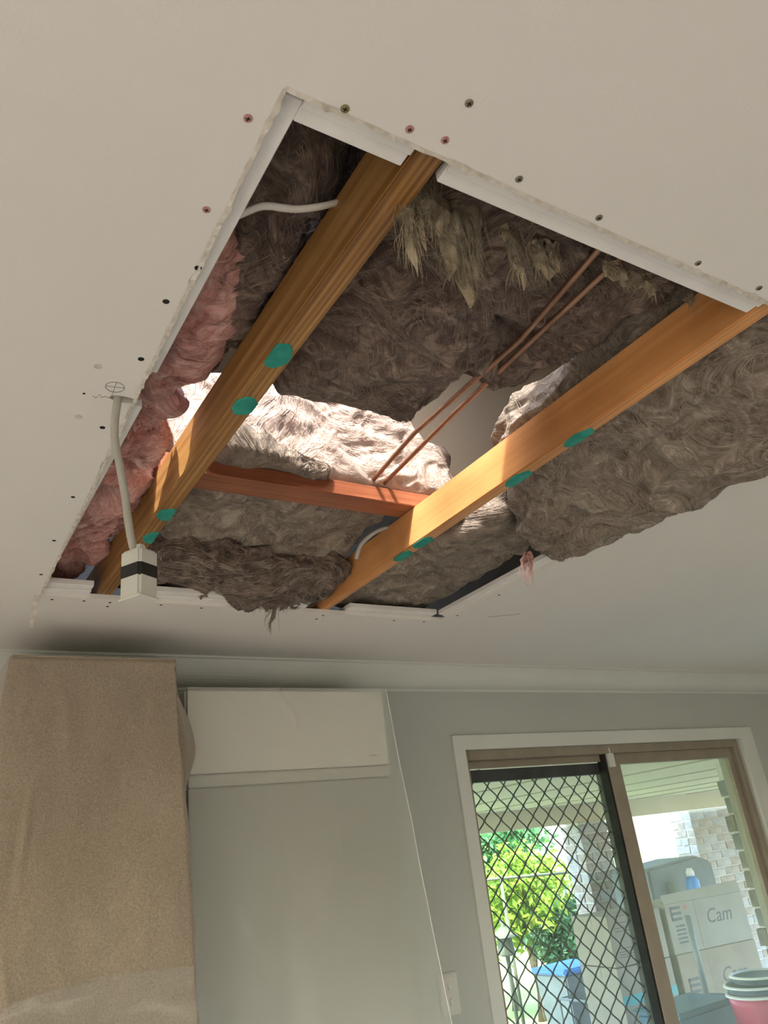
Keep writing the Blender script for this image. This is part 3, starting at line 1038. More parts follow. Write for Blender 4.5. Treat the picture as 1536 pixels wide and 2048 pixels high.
batt('small pink wool offcut in the far left corner of the opening', M['pink'],
     slab(0.16, lambda s: 0.378 - 0.03 * s, 1.69, 1.92, lambda x, y: 2.460 + 0.02 * sm((x - 0.2) / 0.1), 2.54),
     0.0055, (0.17, 0.2, 0.08), 19, 900, M['pink'], None, (0.25, 1.76, 2.42))


bs = MB().obox((1.43, 1.475, 2.90), (1, 0, 0), (0, 1, 0.06), (0, -0.06, 1), 0.9, 0.012, 0.62).build('backing_sheet', M['roof'])
tag(bs, 'pale beige sheet standing in the roof space behind the sunlit wool', 'board')


# tufts pulled out of the batts
def tuft(label, mat, px, w, seed, y=0.47, ztop=2.47, n=90, lean=(0.0, 0.0), name='insulation_tuft'):
    """px: tip pixels; each tip is a ragged lobe hanging from the edge, fringed with fibres"""
    rr = np.random.default_rng(seed)
    tips = [at(*q, 1, y) for q in px]
    root = empty('insulation_tuft', (tips[0][0], y, ztop), label, 'insulation', 'torn wool tufts hanging at the edges of the opening')
    ribs = []
    for li, ((tx, ty, tz), ww) in enumerate(zip(tips, w)):
        K, R_ = 26, 30
        top = np.array([tx + lean[0], ty + lean[1], ztop])
        tip = np.array([tx, ty, tz])
        sw = rr.uniform(0, 6.28, 2)
        P = []
        for k in range(K):
            t = k / (K - 1)
            c = lerp(top, tip, t) + np.array([0.010 * math.sin(4 * t + sw[0]), 0.008 * math.cos(4 * t + sw[1]), 0]) * t * (1 - t) * 2
            rad = ww * (1 - t) ** 0.75 * (1 + 0.25 * math.sin(6 * t + sw[0])) + 0.0008
            P.append([c + np.array([rad * math.cos(2 * math.pi * r_ / R_), 0.4 * rad * math.sin(2 * math.pi * r_ / R_), 0]) for r_ in range(R_)])
        P = np.array(P)
        flat = P.reshape(-1, 3)
        tt = np.repeat(np.linspace(0, 1, K), R_)[:, None]
        dn = vnoise(flat * np.array([130, 130, 16]), seed + li) * 0.011 + vnoise(flat * np.array([50, 50, 30]), seed + li + 4) * 0.010
        P = (flat + dn * (1 - 0.5 * tt)).reshape(P.shape)
        P = np.concatenate([P, P[:, :1]], 1)
        mb = MB(); mb.grid(P)
        put('wool_lobe', mb.mesh('lobe', smooth=True), mat, root)
        # hanging fringe
        for q in range(n):
            t0 = rr.uniform(0.0, 0.75)
            k0 = int(t0 * (K - 1)); r0 = rr.integers(0, R_)
            p0 = P[k0, r0]
            ln = rr.uniform(0.25, 0.6) * (ztop - tz) * (1 - 0.5 * t0)
            end = p0 + (tip - p0) * rr.uniform(0.4, 0.9) + rr.normal(size=3) * np.array([0.012, 0.006, 0.010])
            mid = (p0 + end) / 2 + rr.normal(size=3) * np.array([0.006, 0.004, 0.005])
            ribs.append((p0, mid, end))
    mb = MB()
    for p0, p1, p2 in ribs:
        pts = [(1 - t) ** 2 * p0 + 2 * t * (1 - t) * p1 + t * t * p2 for t in np.linspace(0, 1, 6)]
        ww_ = rr.uniform(0.0005, 0.0015)
        mb.add([v for k, p in enumerate(pts) for v in (p + np.array([ww_ * (1 - k / 5.5), -0.0006, 0]), p - np.array([ww_ * (1 - k / 5.5), 0.0006, 0]))],
               [(2 * k, 2 * k + 1, 2 * k + 3, 2 * k + 2) for k in range(5)])
    o = mb.build('loose_fibres', mat, root)
    o['kind'] = 'stuff'
    return root


tuft('long yellowish wool tuft hanging in a point beside the brown joist', M['tan'], [(835, 552), (850, 500), (880, 480)], [0.016, 0.018, 0.012], 61, y=0.50, ztop=2.50)
tuft('wide yellowish wool tuft with ragged end right of the pointed one', M['tan'], [(938, 606), (905, 560), (915, 500), (962, 565), (925, 585)], [0.022, 0.022, 0.024, 0.018, 0.016], 62, y=0.54, ztop=2.51)
tuft('pale two pointed wool tuft below the middle of the front white strip', M['tan'], [(1048, 580), (1095, 560), (1112, 545), (1020, 480)], [0.014, 0.022, 0.018, 0.014], 63, y=0.53, ztop=2.49)
tuft('short cream wool tuft between the copper pipes and the orange joist', M['tan'], [(1262, 580), (1300, 590), (1240, 555), (1385, 605)], [0.02, 0.016, 0.014, 0.006], 64, y=0.50, ztop=2.465)
tuft('thin brown wisp hanging below the far edge of the opening', M['brown2'], [(540, 1265), (508, 1215), (560, 1225)], [0.006, 0.016, 0.02], 65, y=1.78, ztop=2.43, lean=(0.02, 0.0), n=40)
tuft('small reddish wisp caught on the right edge of the opening', M['pink'], [(1050, 1172), (1062, 1176)], [0.006, 0.006], 66, y=1.27, ztop=2.395, lean=(0.018, 0.0), n=14)
# ------------------------------------------------------------------ pipes and cables in the opening
pa = [(0.803, 0.36, 2.553), (0.814, 0.553, 2.553), (0.842, 0.93, 2.554), (0.869, 1.289, 2.556), (0.885, 1.60, 2.56)]
pb = [(0.848, 0.36, 2.556), (0.860, 0.571, 2.556), (0.882, 0.93, 2.556), (0.903, 1.290, 2.557), (0.920, 1.60, 2.56)]
pa = [at(1190, 507, 2, 2.500), at(1040, 680, 2, 2.510), at(830, 865, 2, 2.548), at(755, 950, 2, 2.553)]
pb = [at(1217, 538, 2, 2.497), at(1075, 670, 2, 2.506), at(905, 830, 2, 2.548), at(780, 955, 2, 2.553)]
for pts, lab in ((pa, 'thin copper pipe on the left running through the wool'), (pb, 'thin copper pipe on the right running through the wool')):
    p0 = pts[0] + (pts[0] - pts[1]) * 0.25
    p1 = pts[-1] + (pts[-1] - pts[-2]) * 1.0
    p1[2] = 2.56
    t_ = MB().tube([p0] + list(pts) + [p1], 0.0051, 12).build('copper_pipe', M['copper'], smooth=True)
    tag(t_, lab, 'pipe')


def smooth_curve(pts, n=8):
    pts = [np.array(p, float) for p in pts]
    out = []
    for i in range(len(pts) - 1):
        p0 = pts[max(0, i - 1)]; p1 = pts[i]; p2 = pts[i + 1]; p3 = pts[min(len(pts) - 1, i + 2)]
        for k in range(n):
            t = k / n
            out.append(0.5 * ((2 * p1) + (-p0 + p2) * t + (2 * p0 - 5 * p1 + 4 * p2 - p3) * t * t + (-p0 + 3 * p1 - 3 * p2 + p3) * t ** 3))
    out.append(pts[-1])
    return out


wc = [at(*p, 1, y) for p, y in (((455, 440), 0.60), ((490, 425), 0.595), ((530, 412), 0.59), ((590, 418), 0.59), ((645, 412), 0.585), ((690, 400), 0.585))]
t_ = MB().tube(smooth_curve(wc), 0.0055, 8, flat=0.6).build('white_cable', M['cable'], smooth=True)
tag(t_, 'white flat cable crossing the near left corner into the brown joist', 'cable')
lc = [at(*p, 1, y) for p, y in (((712, 1118), 1.5), ((722, 1090), 1.48), ((745, 1068), 1.46), ((772, 1056), 1.44), ((800, 1056), 1.44))]
t_ = MB().tube(smooth_curve(lc), 0.0052, 8).build('grey_cable', M['cable2'], smooth=True)
tag(t_, 'pale curved cable looping up behind the orange joist', 'cable')

# hanging cable with its taped connector box
yc = CH[1]
kp = [(236, 770), (235, 800), (230, 840), (230, 880), (240, 935), (250, 990), (256, 1040), (264, 1085), (272, 1112)]
cpts = [at(*p, 1, yc) for p in kp]
cpts[0] = np.array([CH[0], yc, ZC + 0.03])
root = empty('hanging_power_cable', (CH[0], yc, ZC), 'grey cable hanging from the ceiling with a taped white connector box', 'cable')
MB().tube(smooth_curve(cpts, 6), 0.0056, 10, flat=0.75, up=(0, 1, 0)).build('cable', M['cable2'], root, smooth=True)
bt0 = at(278, 1104, 1, yc); bt1 = at(278, 1203, 1, yc)
zt_, zb_ = bt0[2], bt1[2]
bc = np.array([(bt0[0] + bt1[0]) / 2, yc, (zt_ + zb_) / 2])
ang = math.radians(-60)
ux = (math.cos(ang), math.sin(ang), 0); uy = (-math.sin(ang), math.cos(ang), 0); uz = (0, 0, 1)
H = zt_ - zb_
body = MB().obox(bc, ux, uy, uz, 0.036, 0.034, H).build('connector_box', M['plastic'], root, bevel=0.0035, seg=3)
tz = bc[2] + 0.004
MB().obox((bc[0], bc[1], tz), ux, uy, uz, 0.0372, 0.0352, 0.024).build('tape_band', M['tape'], body, bevel=0.0036, seg=3)
MB().obox((bc[0], bc[1], bc[2] - H / 2 + 0.002), ux, uy, uz, 0.0385, 0.0365, 0.004).build('base_lip', M['plastic'], body, bevel=0.0015)
tp = at(277, 1098, 1, yc)
MB().lathe((bc[0] + 0.0005, yc, zt_ - 0.002), [(0.0072, 0), (0.0068, 0.010), (0.0055, 0.012)], 14).build('cable_gland', M['plastic'], root)

# ------------------------------------------------------------------ covered furniture
# tall cupboard hidden under a brown fleece throw
CY = 2.00
tl = at(20, 1312, 1, CY); tr = at(356, 1321, 1, CY)
X0, X1, ZT = tl[0], tr[0], tl[2]
nx, nz = 70, 200


def cloth_front(u, z):
    """u 0..1 across, z height -> point on the draped front"""
    x = lerp(X0, X1, u) + 0.0 * z
    return x


# profile running left side - front - right side
prof_pts = []
Ls, Wf, Rs = 0.32, X1 - X0, 0.28
s = np.linspace(0, Ls + Wf + Rs, 150)
zz = np.linspace(0.02, ZT, 190)
S, Zg = np.meshgrid(s, zz, indexing='ij')
drop = (ZT - Zg)
flare = 0.085 * np.clip(drop / 1.2, 0, 1.5)
Xp = np.where(S < Ls, X0 - flare * 0.6, np.where(S < Ls + Wf, X0 - flare * 0.6 + (S - Ls) / Wf * (Wf + flare * 1.25), X1 + flare * 0.65))
Yp = np.where(S < Ls, CY + (Ls - S), np.where(S < Ls + Wf, CY, CY + (S - Ls - Wf)))
Yp = Yp - 0.02 * np.clip(drop / 1.2, 0, 1.5)
# the bulging fold on the right hand side
rb = np.clip((S - Ls - Wf) / 0.14, 0, 1)
bulge = np.where(drop < 0.20, np.exp(-((drop - 0.20) / 0.17) ** 2), np.exp(-((drop - 0.20) / 0.13) ** 2))
groove = np.exp(-((S - (Ls + Wf + 0.022)) / 0.018) ** 2) * np.exp(-((drop - 0.24) / 0.22) ** 2)
Xp = Xp + 0.078 * sm(rb) * bulge * (S > Ls + Wf) - 0.034 * groove
# wrinkles
pts3 = np.stack([S.ravel(), Zg.ravel(), 0 * S.ravel()], 1)
wr_ = perlin(pts3 * np.array([5, 2.4, 1]), 71) * 0.010 + (1 - np.abs(perlin(pts3 * np.array([9, 4.5, 1]) + 3, 72)) * 2) * 0.0035 + perlin(pts3 * np.array([26, 20, 1]), 73) * 0.0012
wr_ = 1.5 * wr_.reshape(S.shape) * sm(drop / 0.05)
# a few diagonal creases
for (cx, cz, ax, az, ln) in ((0.07 + Ls, ZT - 0.42, 0.05, 1.0, 0.10), (0.26 + Ls, ZT - 0.13, 1.0, 0.9, 0.07), (0.06 + Ls, ZT - 0.68, -0.15, 1.0, 0.07), (0.24 + Ls, ZT - 0.80, 0.6, 1, 0.08)):
    nn = math.hypot(ax, az); ax /= nn; az /= nn
    du = (S - cx) * ax + (Zg - cz) * az
    dv = -(S - cx) * az + (Zg - cz) * ax
    wr_ = wr_ + 0.006 * np.exp(-(dv / 0.006) ** 2) * np.exp(-(du / ln) ** 2) - 0.004 * np.exp(-((dv - 0.012) / 0.008) ** 2) * np.exp(-(du / ln) ** 2)
front = (S >= Ls) & (S <= Ls + Wf)
Yp = Yp - np.where(front, wr_, 0)
Xp = Xp + np.where(S > Ls + Wf, wr_, 0) - np.where(S < Ls, wr_, 0)
P = np.stack([Xp, Yp, Zg], 2)
mb = MB()
mb.grid(P)
# top of the drape, between the left and the right rim
nA = int((s < Ls).sum()); nB = int((s <= Ls + Wf).sum())
rimF = P[nA:nB, -1]
T = np.array([[(p[0], lerp(p[1], CY + 0.32, t), ZT + 0.006 * math.sin(3.1 * t)) for p in rimF] for t in np.linspace(0, 1, 14)])
mb.grid(T)
thr = empty('covered_cupboard', ((X0 + X1) / 2, CY + 0.2, 0), 'tall cupboard draped in a brown fleece throw at the left', 'cupboard')
cl = mb.build('fleece_throw', M['fleece'], thr, smooth=True)
MB().box(X0 + 0.015, X1 - 0.035, CY + 0.045, CY + 0.33, 0.0, ZT - 0.012).build('cupboard_body', M['sheet_white'], thr)
bpy.data.objects[cl.name].modifiers.new('thickness', 'SOLIDIFY').thickness = 0.004

# tall white cabinet under clear plastic sheeting
KY = 2.13
a1 = at(374, 1377, 1, KY); a2 = at(764, 1385, 1, KY)
KX0, KX1, KZ = a1[0], a2[0], (a1[2] + a2[2]) / 2
zs = at(640, 1537, 1, KY)[2]
cab = empty('tall_cabinet', ((KX0 + KX1) / 2, 2.2, 0), 'tall white cabinet beside the draped cupboard, under plastic', 'cabinet')
MB().box(KX0, KX1, KY + 0.022, YW - 0.012, 0.0, KZ).build('carcass', M['sheet_white'], cab)
MB().box(KX0 + 0.002, KX1 - 0.002, KY, KY + 0.02, zs + 0.002, KZ - 0.001).build('upper_door', M['sheet_white'], cab, bevel=0.002)
MB().box(KX0 + 0.002, KX1 - 0.002, KY + 0.035 - 0.013, KY + 0.0221, 0.1, zs - 0.002)
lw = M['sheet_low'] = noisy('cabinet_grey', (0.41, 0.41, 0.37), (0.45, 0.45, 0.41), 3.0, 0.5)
MB().box(KX0 + 0.002, KX1 - 0.002, KY + 0.004, KY + 0.02, 0.1, zs - 0.035).build('lower_door', lw, cab, bevel=0.002)
MB().box(KX0 + 0.002, KX1 - 0.002, KY + 0.002, KY + 0.02, zs - 0.033, zs - 0.001).build('rail', M['plastic'], cab, bevel=0.002)
rm = at(746, 1511, 1, KY)
MB().box(rm[0] - 0.014, rm[0] + 0.016, KY - 0.0006, KY + 0.0005, rm[2] - 0.0028, rm[2] + 0.0028).build('red_mark', noisy('faded_red', (0.42, 0.24, 0.21), (0.5, 0.32, 0.28), 60, 0.6), cab)

# the sheet itself: over the top, hanging free and flaring to the right
nu, nv = 110, 150
u = np.linspace(0, 1, nu); v = np.linspace(0, 1, nv)
Ug, Vg = np.meshgrid(u, v, indexing='ij')
zb2 = 0.15
Zs = lerp(KZ + 0.004, zb2, Vg)
dr = (KZ - Zs)
xr = KX1 + 0.004 + 0.085 * np.clip(dr / 0.95, 0, 1.6) ** 1.0
xl = KX0 - 0.004
Xs = lerp(xl, xr, Ug)
Ys = KY - 0.012 - 0.02 * Vg + 0 * Ug
p3 = np.stack([Xs.ravel() * 1.0, Zs.ravel() * 0.28, 0 * Xs.ravel()], 1)
wv_ = (perlin(p3 * 7, 81) * 0.010 + (1 - np.abs(perlin(p3 * 15, 82)) * 2) * 0.0015).reshape(Xs.shape) * sm(dr / 0.35)
p4 = np.stack([Xs.ravel(), Zs.ravel(), 0 * Xs.ravel()], 1)
wv_ = wv_ + (perlin(p4 * 16, 83) * 0.003).reshape(Xs.shape) * sm(dr / 0.03)
# S shaped crease running down from the top
crx = KX0 + 0.27 + 0.055 * sm(dr / 0.10) + 0.0 * dr
wv_ = wv_ + 0.007 * np.exp(-((Xs - crx) / 0.007) ** 2) * np.exp(-(dr / 0.13) ** 2)
Ys = Ys - 0.006 - wv_
mb = MB()
mb.grid(np.stack([Xs, Ys, Zs], 2))
# part lying over the top
Tp = np.array([[(x, lerp(KY - 0.012, YW - 0.03, t), KZ + 0.004 + 0.010 * abs(math.sin(7 * x + 2 * t)) * math.sin(math.pi * min(1, t * 1.2)) * (1 if x > KX0 + 0.2 else 0.2)) for x in np.linspace(xl, KX1 + 0.004, 60)] for t in np.linspace(0, 1, 12)])
mb.grid(Tp)
# free edge: a rolled hem that catches the light
ps = mb.build('plastic_sheet', M['film'], smooth=True)
tag(ps, 'translucent plastic dust sheet draped over the tall white cabinet', 'plastic sheet')
hem = MB().tube([(Xs[-1, k], Ys[-1, k], Zs[-1, k]) for k in range(0, nv, 3)], 0.0016, 6)
ho = hem.build('sheet_hem', M['whitepl'], ps, smooth=True)
# thin strip of plastic lying across the lower part of the throw
q0 = at(-40, 2020, 1, CY - 0.075); q1 = at(392, 1945, 1, CY - 0.075)
G = []
for i in range(50):
    t = i / 49
    xx = lerp(q0[0], q1[0], t)
    zc = lerp(q0[2] - 0.01, q1[2] + 0.012, t) + 0.018 * math.sin(math.pi * t)
    row = []
    for k in range(24):
        w = k / 23
        row.append((xx, CY - 0.066 + 0.007 * math.sin(14 * w + 7 * t) + 0.004 * math.sin(31 * w - 9 * t) - 0.012 * math.sin(math.pi * w) + 0.0 * t, zc - 0.30 * w))
    G.append(row)
mb = MB(); mb.grid(np.array(G))
o = mb.build('plastic_strip', M['film_thin'], smooth=True)
tag(o, 'clear plastic film lying across the bottom of the brown throw', 'plastic sheet')

# ------------------------------------------------------------------ outside: patio
PZ = -0.12
structure('patio_floor', MB().box(-1.0, 14.0, YW + 0.23, 6.4, PZ - 0.1, PZ), M['concrete'])
structure('garden_ground', MB().box(-30.0, 60.0, 6.4, 60.0, PZ - 0.15, PZ - 0.03), M['grass'])
PCZ = float(at(1268, 1598, 1, 6.0)[2])
PBZ = float(at(1276, 1632, 1, 6.0)[2])
pcl = MB().box(-1.0, 14.0, YW + 0.12, 6.0, PCZ, PCZ + 0.03).build('patio_ceiling', M['soffit'])
tag(pcl, 'cream patio ceiling outside the sliding door', kind='structure')
for k, (px, py) in enumerate(((1263, 1568), (1265, 1587), (1300, 1605), (945, 1572), (960, 1600), (1300, 1545), (1030, 1590), (1320, 1591))):
    x = at(px, py, 2, PCZ)[0]
for k in range(9):
    x = 2.0 + k * 0.8
    MB().box(x - 0.006, x + 0.006, YW + 0.14, 5.98, PCZ - 0.006, PCZ).build('cover_strip', M['joint'], pcl)
pb_ = MB().box(-1.0, 14.0, 6.0, 6.14, PBZ, PCZ + 0.2).build('patio_beam', M['soffit'], bevel=0.004)
tag(pb_, 'cream beam across the front of the patio roof', kind='structure')

brick_me = {}


def brick_mesh(key, sx, sy, sz, seed):
    rr = np.random.default_rng(seed)
    me = MB().box(-sx / 2, sx / 2, -sy / 2, sy / 2, 0, sz).mesh('brick', bevel=0.005)
    n = len(me.vertices)
    co = np.empty(n * 3); me.vertices.foreach_get('co', co)
    me.vertices.foreach_set('co', co + rr.normal(size=n * 3) * 0.0022)
    me.update()
    return me


def pier(name, x0, x1, y0, y1, z0, z1, mats, label, course=0.086, bl=0.23, rough=0.006, seed=5):
    root = empty(name, ((x0 + x1) / 2, (y0 + y1) / 2, z0), label, kind='structure')
    MB().box(x0 + 0.012, x1 - 0.012, y0 + 0.012, y1 - 0.012, z0, z1).build('mortar_core', M['mortar'], root)
    rr = random.Random(seed)
    cache = {}

    def add(cx, cy, cz, sx, sy, mt):
        key = (round(sx, 3), round(sy, 3), rr.randint(0, 2), mt.name)
        if key not in cache:
            me = brick_mesh(key, sx, sy, course - 0.011, len(cache) + seed)
            me.materials.append(mt)
            cache[key] = me
        o = bpy.data.objects.new('brick', cache[key])
        COL.objects.link(o)
        o.parent = root
        o.location = (cx - root.location.x + rr.uniform(-rough, rough), cy - root.location.y + rr.uniform(-rough, rough), cz - z0)
        o.rotation_euler = (0, 0, rr.uniform(-0.02, 0.02))
    nc = int((z1 - z0) / course)
    dp = 0.10
    for c in range(nc):
        z = z0 + c * course
        # near face (y0) along x and left face (x0) along y
        w = x1 - x0
        nb = max(1, int(round(w / bl)))
        if c % 2 == 0:
            cuts = [x0 + w * i / nb for i in range(nb + 1)]
        else:
            cuts = [x0] + [x0 + w * (i + 0.5) / nb for i in range(nb)] + [x1]
        for a, b in zip(cuts[:-1], cuts[1:]):
            add((a + b) / 2, y0 + dp / 2, z, b - a - 0.010, dp, rr.choice(mats))
        d = y1 - y0 - dp
        nb = max(1, int(round(d / bl)))
        off = 0.5 if c % 2 else 0.0
        cuts = [y0 + dp] + [y0 + dp + d * (i + off) / nb for i in range(nb + 1) if 0 < (i + off) < nb] + [y1]
        for a, b in zip(cuts[:-1], cuts[1:]):
            add(x0 + dp / 2, (a + b) / 2, z, dp, b - a - 0.010, rr.choice(mats))
    return root


P1a = at(1168, 1760, 1, 6.0); P1b = at(1262, 1760, 1, 6.0)
pier('patio_pier', float(P1a[0]) + 0.02, float(P1a[0]) + 0.42, 5.95, 6.2, PZ, PBZ, [M['brick2'], M['brick']], 'grey brick pier holding up the patio beam behind the screen', seed=5)
P2 = at(1338, 1700, 1, 6.6); P2b = at(1425, 1700, 1, 6.6)
pier('garden_pier', float(P2[0]), float(P2b[0]), 6.2, 6.5, PZ, PBZ, [M['brick2'], M['brick']], 'sunlit brick pier behind the cardboard boxes', seed=8)
# brick return beside the door
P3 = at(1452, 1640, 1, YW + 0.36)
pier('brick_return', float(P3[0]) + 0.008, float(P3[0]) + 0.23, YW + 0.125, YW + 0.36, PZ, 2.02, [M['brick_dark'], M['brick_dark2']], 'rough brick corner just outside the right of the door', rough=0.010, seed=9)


# cardboard boxes
def carton(x, y, z, sx, sy, sz, rot, label, mat, flaps=False):
    root = empty('cardboard_box', (x, y, z), label, 'box', 'cardboard boxes stacked on the patio')
    me = MB().box(-sx / 2, sx / 2, -sy / 2, sy / 2, 0, sz).mesh('carton', bevel=0.004)
    b = put('carton', me, mat, root); b.location = (0, 0, 0)
    me = MB().box(-sx / 2 - 0.0015, sx / 2 + 0.0015, -0.025, 0.025, sz - 0.06, sz + 0.001).mesh('packing_tape')
    t = put('packing_tape', me, M['cardboard2'], root); t.location = (0, 0, 0)
    root.rotation_euler = (0, 0, rot)
    if flaps:
        me = MB().add([(-sx / 2, -sy / 2, sz), (sx / 2, -sy / 2, sz), (sx / 2, -sy / 2 + 0.02, sz + 0.075), (-sx / 2, -sy / 2 + 0.015, sz + 0.055),
                       (-sx / 2, -sy / 2 + 0.004, sz), (sx / 2, -sy / 2 + 0.004, sz), (sx / 2, -sy / 2 + 0.024, sz + 0.075), (-sx / 2, -sy / 2 + 0.019, sz + 0.055)],
                      [(0, 1, 2, 3), (7, 6, 5, 4), (0, 3, 7, 4), (1, 5, 6, 2), (3, 2, 6, 7)]).mesh('flap')
        f = put('flap', me, mat, root); f.location = (0, 0, 0)
    return root


def mark(parent, name, boxes, mat, face, d):
    """flat print on a carton: boxes in (u,v) of the -y face ('f') or the -x face ('l')"""
    mb = MB()
    for u0, u1, v0, v1 in boxes:
        if face == 'f':
            mb.box(u0, u1, -d - 0.0008, -d, v0, v1)
        else:
            mb.box(-d - 0.0008, -d, u0, u1, v0, v1)
    o = put(name, mb.mesh(name), mat, parent)
    o.location = (0, 0, 0)
    return o


def text(parent, name, body, size, loc, rot, mat, shear=0.0):
    cu = bpy.data.curves.new(name, 'FONT')
    cu.body = body
    cu.size = size
    cu.shear = shear
    cu.extrude = 0.0006
    cu.resolution_u = 3
    cu.align_x = 'CENTER'
    tmp = bpy.data.objects.new(name, cu)
    COL.objects.link(tmp)
    dg = bpy.context.evaluated_depsgraph_get()
    me = bpy.data.meshes.new_from_object(tmp.evaluated_get(dg))
    bpy.data.objects.remove(tmp)
    me.materials.clear()
    me.materials.append(mat)
    o = bpy.data.objects.new(name, me)
    COL.objects.link(o)
    o.parent = parent
    o.location = loc
    o.rotation_euler = rot
    return o


BY = 4.1
bl_ = at(1372, 1905, 1, BY)      # front corner of the right hand stack
zu = at(1376, 1802, 1, BY)[2]
zm = at(1395, 1904, 1, BY)[2]
hb = zu - zm
x0 = float(bl_[0])
rotA = math.radians(-8)
R1 = carton(x0 + 0.36, BY + 0.22, zm, 0.74, 0.42, hb, rotA, 'upper right cardboard box with flaps, above the pink bucket', M['cardboard2'], True)
R2 = carton(x0 + 0.37, BY + 0.22, zm - hb, 0.74, 0.42, hb - 0.003, rotA, 'middle right cardboard box behind the pink bucket', M['cardboard'])
R3 = carton(x0 + 0.37, BY + 0.22, PZ, 0.74, 0.42, zm - hb - PZ - 0.003, rotA, 'lowest right cardboard box standing on the patio', M['cardboard'])
for Rr in (R1, R2):
    mark(Rr, 'fold_line', [(-0.105, -0.100, 0.0, hb - 0.004)], M['cardboard'], 'f', 0.21)
    mark(Rr, 'block_print', [(-0.33, -0.235, v, v + 0.018) for v in (0.20, 0.235, 0.27)] + [(-0.33, -0.315, 0.20, 0.288)] if Rr is R1 else
         [(-0.32, -0.225, v, v + 0.018) for v in (0.04, 0.075, 0.11, 0.145)] + [(-0.32, -0.305, 0.04, 0.163)], M['ink_grey'], 'f', 0.21)
    mark(Rr, 'bar_print', [(-0.31, -0.225, v, v + 0.012) for v in (0.06, 0.085, 0.11, 0.135, 0.16)] if Rr is R1 else [(-0.205, -0.185, v, v + 0.025) for v in (0.09, 0.13)], M['ink_grey'] if Rr is R1 else M['ink_red'], 'f', 0.21)
    mark(Rr, 'red_print', [(-0.20, -0.175, hb - 0.05, hb - 0.02)], M['ink_red'], 'f', 0.21)
    text(Rr, 'script_print', 'Cam', 0.13, (0.10, -0.2102, hb * 0.48 if Rr is R1 else hb * 0.30), (math.pi / 2, 0, 0), M['ink'], 0.25)
x1_ = float(at(1300, 1900, 1, BY - 0.1)[0])
L1 = carton(x0 - 0.285, BY + 0.30, zm, 0.46, 0.40, hb - 0.01, rotA, 'upper left cardboard box with fine print, right beside the door stile', M['cardboard2'])
L2 = carton(x0 - 0.285, BY + 0.30, zm - hb - 0.1, 0.46, 0.40, hb + 0.095, rotA, 'middle left cardboard box wrapped with teal tape', M['cardboard2'])
L3 = carton(x0 - 0.285, BY + 0.30, PZ, 0.46, 0.40, zm - hb - 0.104 - PZ, rotA, 'lowest left cardboard box standing on the patio', M['cardboard'])
mark(L1, 'fine_print', [(-0.18, 0.10, v, v + 0.004) for v in (0.05, 0.065, 0.08, 0.10, 0.20, 0.22, 0.25, 0.29)], M['ink_grey'], 'f', 0.20)
mark(L2, 'teal_tape', [(-0.23, 0.23, hb * 0.62, hb * 0.62 + 0.055)], M['teal'], 'f', 0.2005)
text(L2, 'word_print', 'ove', 0.08, (-0.02, -0.2008, 0.10), (math.pi / 2, 0, 0), M['ink'], 0.1)

# umbrella stand with its pole
ub = at(1414, 1992, 1, 3.75)
us = empty('umbrella_stand', (ub[0], 3.75, PZ), 'round grey stand with an upright pole in front of the boxes', 'umbrella stand')
MB().lathe((ub[0], 3.75, ub[2] - 0.12), [(0.17, 0.0), (0.19, 0.012), (0.19, 0.07), (0.15, 0.11), (0.05, 0.125)], 28).build('base', M['bluelid'], us, smooth=False)
MB().tube([(ub[0], 3.75, ub[2] - 0.02), (ub[0], 3.75, 1.22)], 0.019, 12).build('pole', M['steel'], us, smooth=True)
MB().lathe((ub[0], 3.75, PZ), [(0.16, 0), (0.16, ub[2] - 0.12 - PZ)], 20).build('pedestal', M['bluepl'], us)

# blue tub below
tb = at(1400, 2046, 1, 3.5)
tub = empty('storage_tub', (tb[0], 3.5, PZ), 'blue plastic storage tub at the foot of the boxes', 'tub')
zt2 = at(1390, 2015, 1, 3.45)[2]
MB().obox((tb[0] - 0.09, 3.50, (zt2 + PZ) / 2), (1, 0, 0), (0, 1, 0), (0, 0, 1), 0.46, 0.30, zt2 - PZ).build('tub_body', M['bluepl'], tub, bevel=0.012, seg=2)
MB().obox((tb[0] - 0.09, 3.50, zt2 + 0.012), (1, 0, 0), (0, 1, 0), (0, 0, 1), 0.49, 0.33, 0.024).build('tub_lid', M['bluepl'], tub, bevel=0.008, seg=2)

# pink bucket with stacked lids
pk = at(1522, 2000, 1, 3.15)
pz = at(1512, 1985, 1, 3.15)[2]
pr = 0.165
bk = empty('pink_bucket', (pk[0], 3.15, PZ), 'bright pink bucket with white rim at the lower right', 'bucket')
MB().lathe((pk[0], 3.15, PZ + 0.35), [(pr * 0.72, 0.0), (pr * 0.80, 0.1), (pr * 0.95, pz - PZ - 0.40), (pr * 0.99, pz - PZ - 0.36)], 36).build('bucket_body', M['pinkpail'], bk, smooth=True)
MB().lathe((pk[0], 3.15, pz - 0.014), [(pr * 0.98, 0), (pr * 1.06, 0.004), (pr * 1.06, 0.012), (pr * 0.98, 0.016)], 36, ring=True).build('bucket_rim', M['whitepl'], bk)
bk.location.z = PZ + 0.35
for ch in bk.children:
    ch.location.z = -(PZ + 0.35)
crate = MB().box(pk[0] - 0.15, pk[0] + 0.2, 3.0, 3.3, PZ, PZ + 0.348).build('plastic_crate', M['bluepl'], bevel=0.01)
tag(crate, 'blue grey crate under the pink bucket', 'crate')
